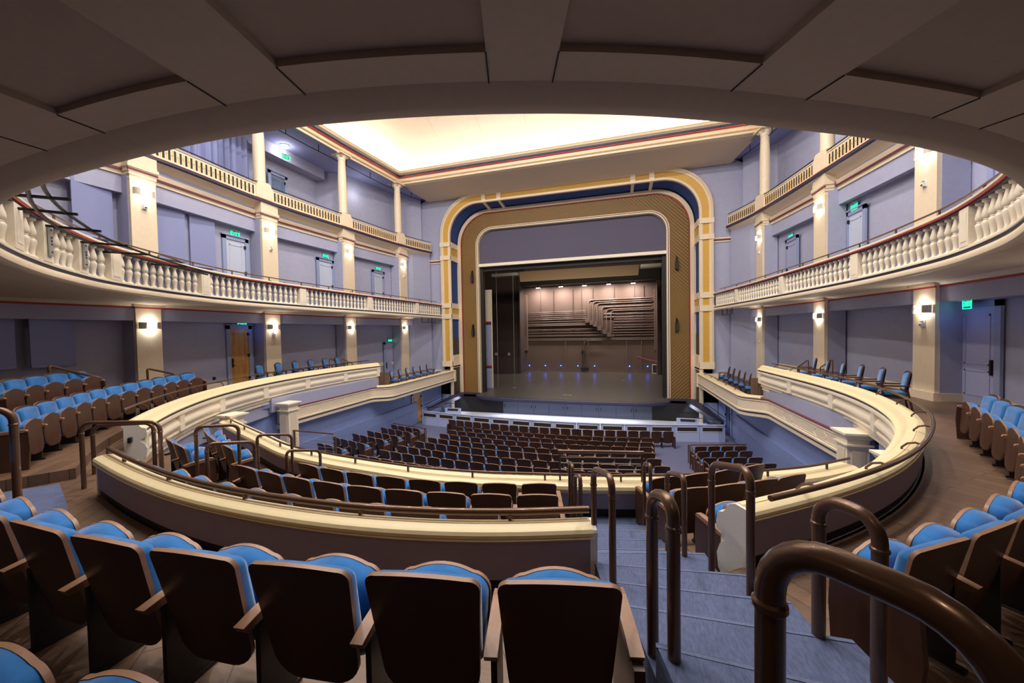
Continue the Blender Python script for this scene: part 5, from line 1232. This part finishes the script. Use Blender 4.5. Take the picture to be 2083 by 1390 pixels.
# text faces -y locally: for the stage-left wall (x<0) face +x
RL, RR = PI/2, -PI/2
for x, y, z, rz, l in ((-12.93, 12.45, 4.66, RL, 'stage-left balcony wall, furthest from the stage'), (-12.68, 17.5, 4.62, RL, 'stage-left balcony wall, middle of three'), (-12.2, 21.72, 4.55, RL, 'stage-left balcony wall, closest to the stage'),
    (12.64, 17.6, 4.68, RR, 'stage-right balcony wall over the white door'), (12.18, 21.85, 4.6, RR, 'stage-right balcony wall near the stage'), (-12.9, 12.6, .55, RL, 'stage-left loge wall over the honey-lit door'), (-12.05, 22.65, -.47, RL, 'stage-left loge wall near the stage'),
    (12.62, 12.72, .52, RR-.25, 'stage-right loge wall, the biggest in view'), (12.1, 23.6, -.55, RR, 'stage-right loge wall near the stage'), (-9.86, 22.75, -4.0, RL-.3, 'stage-left stalls wall below the box'), (9.86, 24.1, -4.2, RR+.3, 'stage-right stalls wall below the box'), (-13.6, 15.9, 9.75, 1.2, 'stage-left gallery ceiling')):
    exit_sign(x, y, z, rz, 'green glowing EXIT sign on the '+l if 'ceiling' not in l else 'green glowing EXIT sign hung under the stage-left gallery ceiling')
def door(nm, s, x, y0, y1, zb, zt, leafm, open_=0, handle=True, blue_l=False):
    """door set in the side wall at x (inner face), opening y0..y1; open_: leaf swung back into the wall recess"""
    def bx_(b, u0, u1, a, c, z0, z1): return b.box(min(s*(x-u0), s*(x-u1)), max(s*(x-u0), s*(x-u1)), a, c, z0, z1)
    fr = B(); w_ = .16
    bx_(fr, .0, .07, y0-w_, y0, zb, zt+w_); bx_(fr, .0, .07, y1, y1+w_, zb, zt+w_); bx_(fr, .0, .07, y0-w_, y1+w_, zt, zt+w_); bx_(fr, .0, .12, y0-w_-.04, y1+w_+.04, zt+w_, zt+w_+.05)
    o = struct(fr.build(nm, framed, smooth=False))
    lf_ = B(); hw = y1-y0
    bx_(lf_, .0, .03, y0, y1, zb, zt)
    l = lf_.build('leaf', leafm, o, smooth=False)
    pn = B()
    for q0, q1 in ((zb+.25, zb+.95), (zb+1.1, zt-.2)):
        for a, c in ((y0+.14, y1-.14),):
            bx_(pn, .03, .045, a, c, q0, q0+.04); bx_(pn, .03, .045, a, c, q1-.04, q1); bx_(pn, .03, .045, a, a+.04, q0, q1); bx_(pn, .03, .045, c-.04, c, q0, q1)
    pn.build('panel_moulding', leafm, o, smooth=False)
    h = B()
    for z in (zb+.25, zb+(zt-zb)*.5, zt-.3): bx_(h, .03, .09, y1-.05, y1+.03, z, z+.13)
    h.build('hinge', black, o, smooth=False)
    if handle: bx_(B(), .03, .09, y0+.05, y0+.09, zb+.85, zb+1.25).build('handle', black, o, smooth=False)
    return o
doorl = mat('lavender_door', (164, 168, 204), .5, noise=.04)
door('door_1', -1, 12.92, 12.0, 12.85, 1.4, 4.35, doorm); door('door_2', -1, 12.7, 16.98, 17.95, 1.4, 4.28, doorm); door('door_3', -1, 12.22, 21.2, 22.2, 1.4, 4.22, doorm)
door('door_4', 1, 12.7, 17.1, 18.0, 1.4, 4.42, doorm); door('door_5', 1, 12.2, 21.2, 22.2, 1.4, 4.35, doorl)
door('door_6', -1, 12.92, 12.02, 12.85, ZF, .36, doorw); door('door_7', -1, 12.1, 22.1, 23.05, -3.25, -.72, doorl); door('door_8', 1, 12.15, 23.1, 24.1, -3.25, -.75, doorl); door('door_9', 1, 12.92, 12.3, 13.3, ZF, .44, doorl)
door('door_10', -1, 9.9, 21.9, 23.0, -6.2, -4.22, doorw); door('door_11', 1, 9.9, 23.4, 24.4, -6.2, -4.32, bluef)
point('corridor_blue_lamp', (12.35, 12.75, .2), 1.6, (.12, .25, 1), .05); point('corridor_blue_lamp', (-12.6, 12.7, .25), 1.0, (.12, .25, 1), .05)
door('door_13', 1, 12.85, 11.4, 12.3, 1.4, 4.5, doorl); point('corridor_blue_lamp', (12.3, 11.9, 4.0), 3.0, (.1, .2, 1), .05)
t = loop('bronze handrail loop rising behind the stage-left balustrade near the lighting pipe', (-10.0, 7.85), (-10.7, 8.9), (1.38, 1.38), (2.62, 2.62), .025, .12)
# acoustic wall panels (hung blue cloth)
def hung(nm, lab, s, x, y0, y1, z0, z1):
    t = thing('acoustic_panel', lab, 'panel'); x1 = x-.14
    B().box(min(s*x1, s*(x1+.05)), max(s*x1, s*(x1+.05)), y0, y1, z0, z1).build('cloth', lavp, t, smooth=False)
    B().tube([(s*(x1+.0), y0, z0), (s*(x1+.0), y1, z0)], .035, 8).build('bottom_bar', lavp, t)
    B().box(min(s*(x1+.05), s*x), max(s*(x1+.05), s*x), y1-.12, y1-.04, z0+.05, z1).box(min(s*(x1+.05), s*x), max(s*(x1+.05), s*x), y0+.04, y0+.12, z0+.05, z1).build('guide_rail', framed, t, smooth=False)
hung('a', 'tall blue acoustic panel hung on the balcony wall beside the curved pipe', -1, 12.68, 7.15, 8.1, 3.3, 5.2)
hung('a', 'tall blue acoustic panel on the balcony wall just past the big pilaster', -1, 12.8, 9.35, 10.3, 3.0, 5.2)
hung('a', 'tall blue acoustic panel on the balcony wall next to the first exit door', -1, 12.86, 10.5, 11.45, 2.9, 5.2)
hung('a', 'dark blue acoustic panel on the shaded loge wall, wholly visible one', -1, 12.75, 6.2, 7.1, -.77, .62)
hung('a', 'dark blue acoustic panel on the shaded loge wall, cut by the edge of view', -1, 12.8, 5.0, 5.95, -.77, .62)
# curtain in the gallery
t = thing('gallery_curtain', 'pale blue pleated curtain hanging in the stage-left gallery', 'curtain'); b = B(); A = []; Z = []
for i in range(121):
    y = 10.2+4.35*i/120; x = -14.55+.09*math.sin(i*.78)+.03*math.sin(i*2.1); A.append((x, y, 10.15)); Z.append((x, y, 7.1))
b.strip(A, Z); b.build('cloth', lavp, t, ang=80); B().tube([(-14.55, 10.1, 10.18), (-14.55, 14.6, 10.18)], .025, 6).build('track', steelp, t)
door('door_12', -1, 15.1, 16.2, 17.1, 6.5, 9.2, mat('grey_blue_door', (96, 112, 142), .5, noise=.05))
t = thing('gallery_ceiling_lamp', 'round glowing ceiling lamp under the stage-left gallery ceiling', 'ceiling lamp', (-14.2, 16.4, 10.68))
B().lathe([(.0, -.1), (.14, -.09), (.2, -.04), (.22, .02), (0, .03)], 20).build('globe', lampw, t); B().lathe([(.23, .0), (.24, .04), (0, .04)], 20).build('rim', white, t); B().lathe([(0, -.14), (.03, -.13), (.03, -.1), (0, -.1)], 10).build('finial', steelp, t)
point('gallery_light', (-14.2, 16.4, 10.4), 25, 'white', .1)
for s in (-1, 1): point('gallery_light', (s*13.6, 12, 10.2), 30, 'white', .15); point('gallery_light', (s*13.0, 21, 9.6), 20, 'white', .15)  # extra gallery lights with no lamp body
# wall thermostat and sockets
t = thing('wall_socket', 'small black socket low on the loge wall beside the honey-lit door', 'socket', (-12.9, 11.3, -1.75)); B().box(0, .03, -.06, .06, -.04, .06).build('plate', steel, t, smooth=False); B().box(.03, .06, -.04, .04, -.03, .04).build('plug', black, t, smooth=False)
t = thing('parapet_socket', 'black socket on the white end face of the stage-left parapet', 'socket', (CL[-1][0]+.03, CL[-1][1]-.05, -2.0), -.7); B().box(-.09, .09, -.03, .02, -.05, .05).build('plate', black, t, smooth=False); B().box(-.03, .03, -.04, -.03, -.03, .03).build('socket', steel, t, smooth=False)
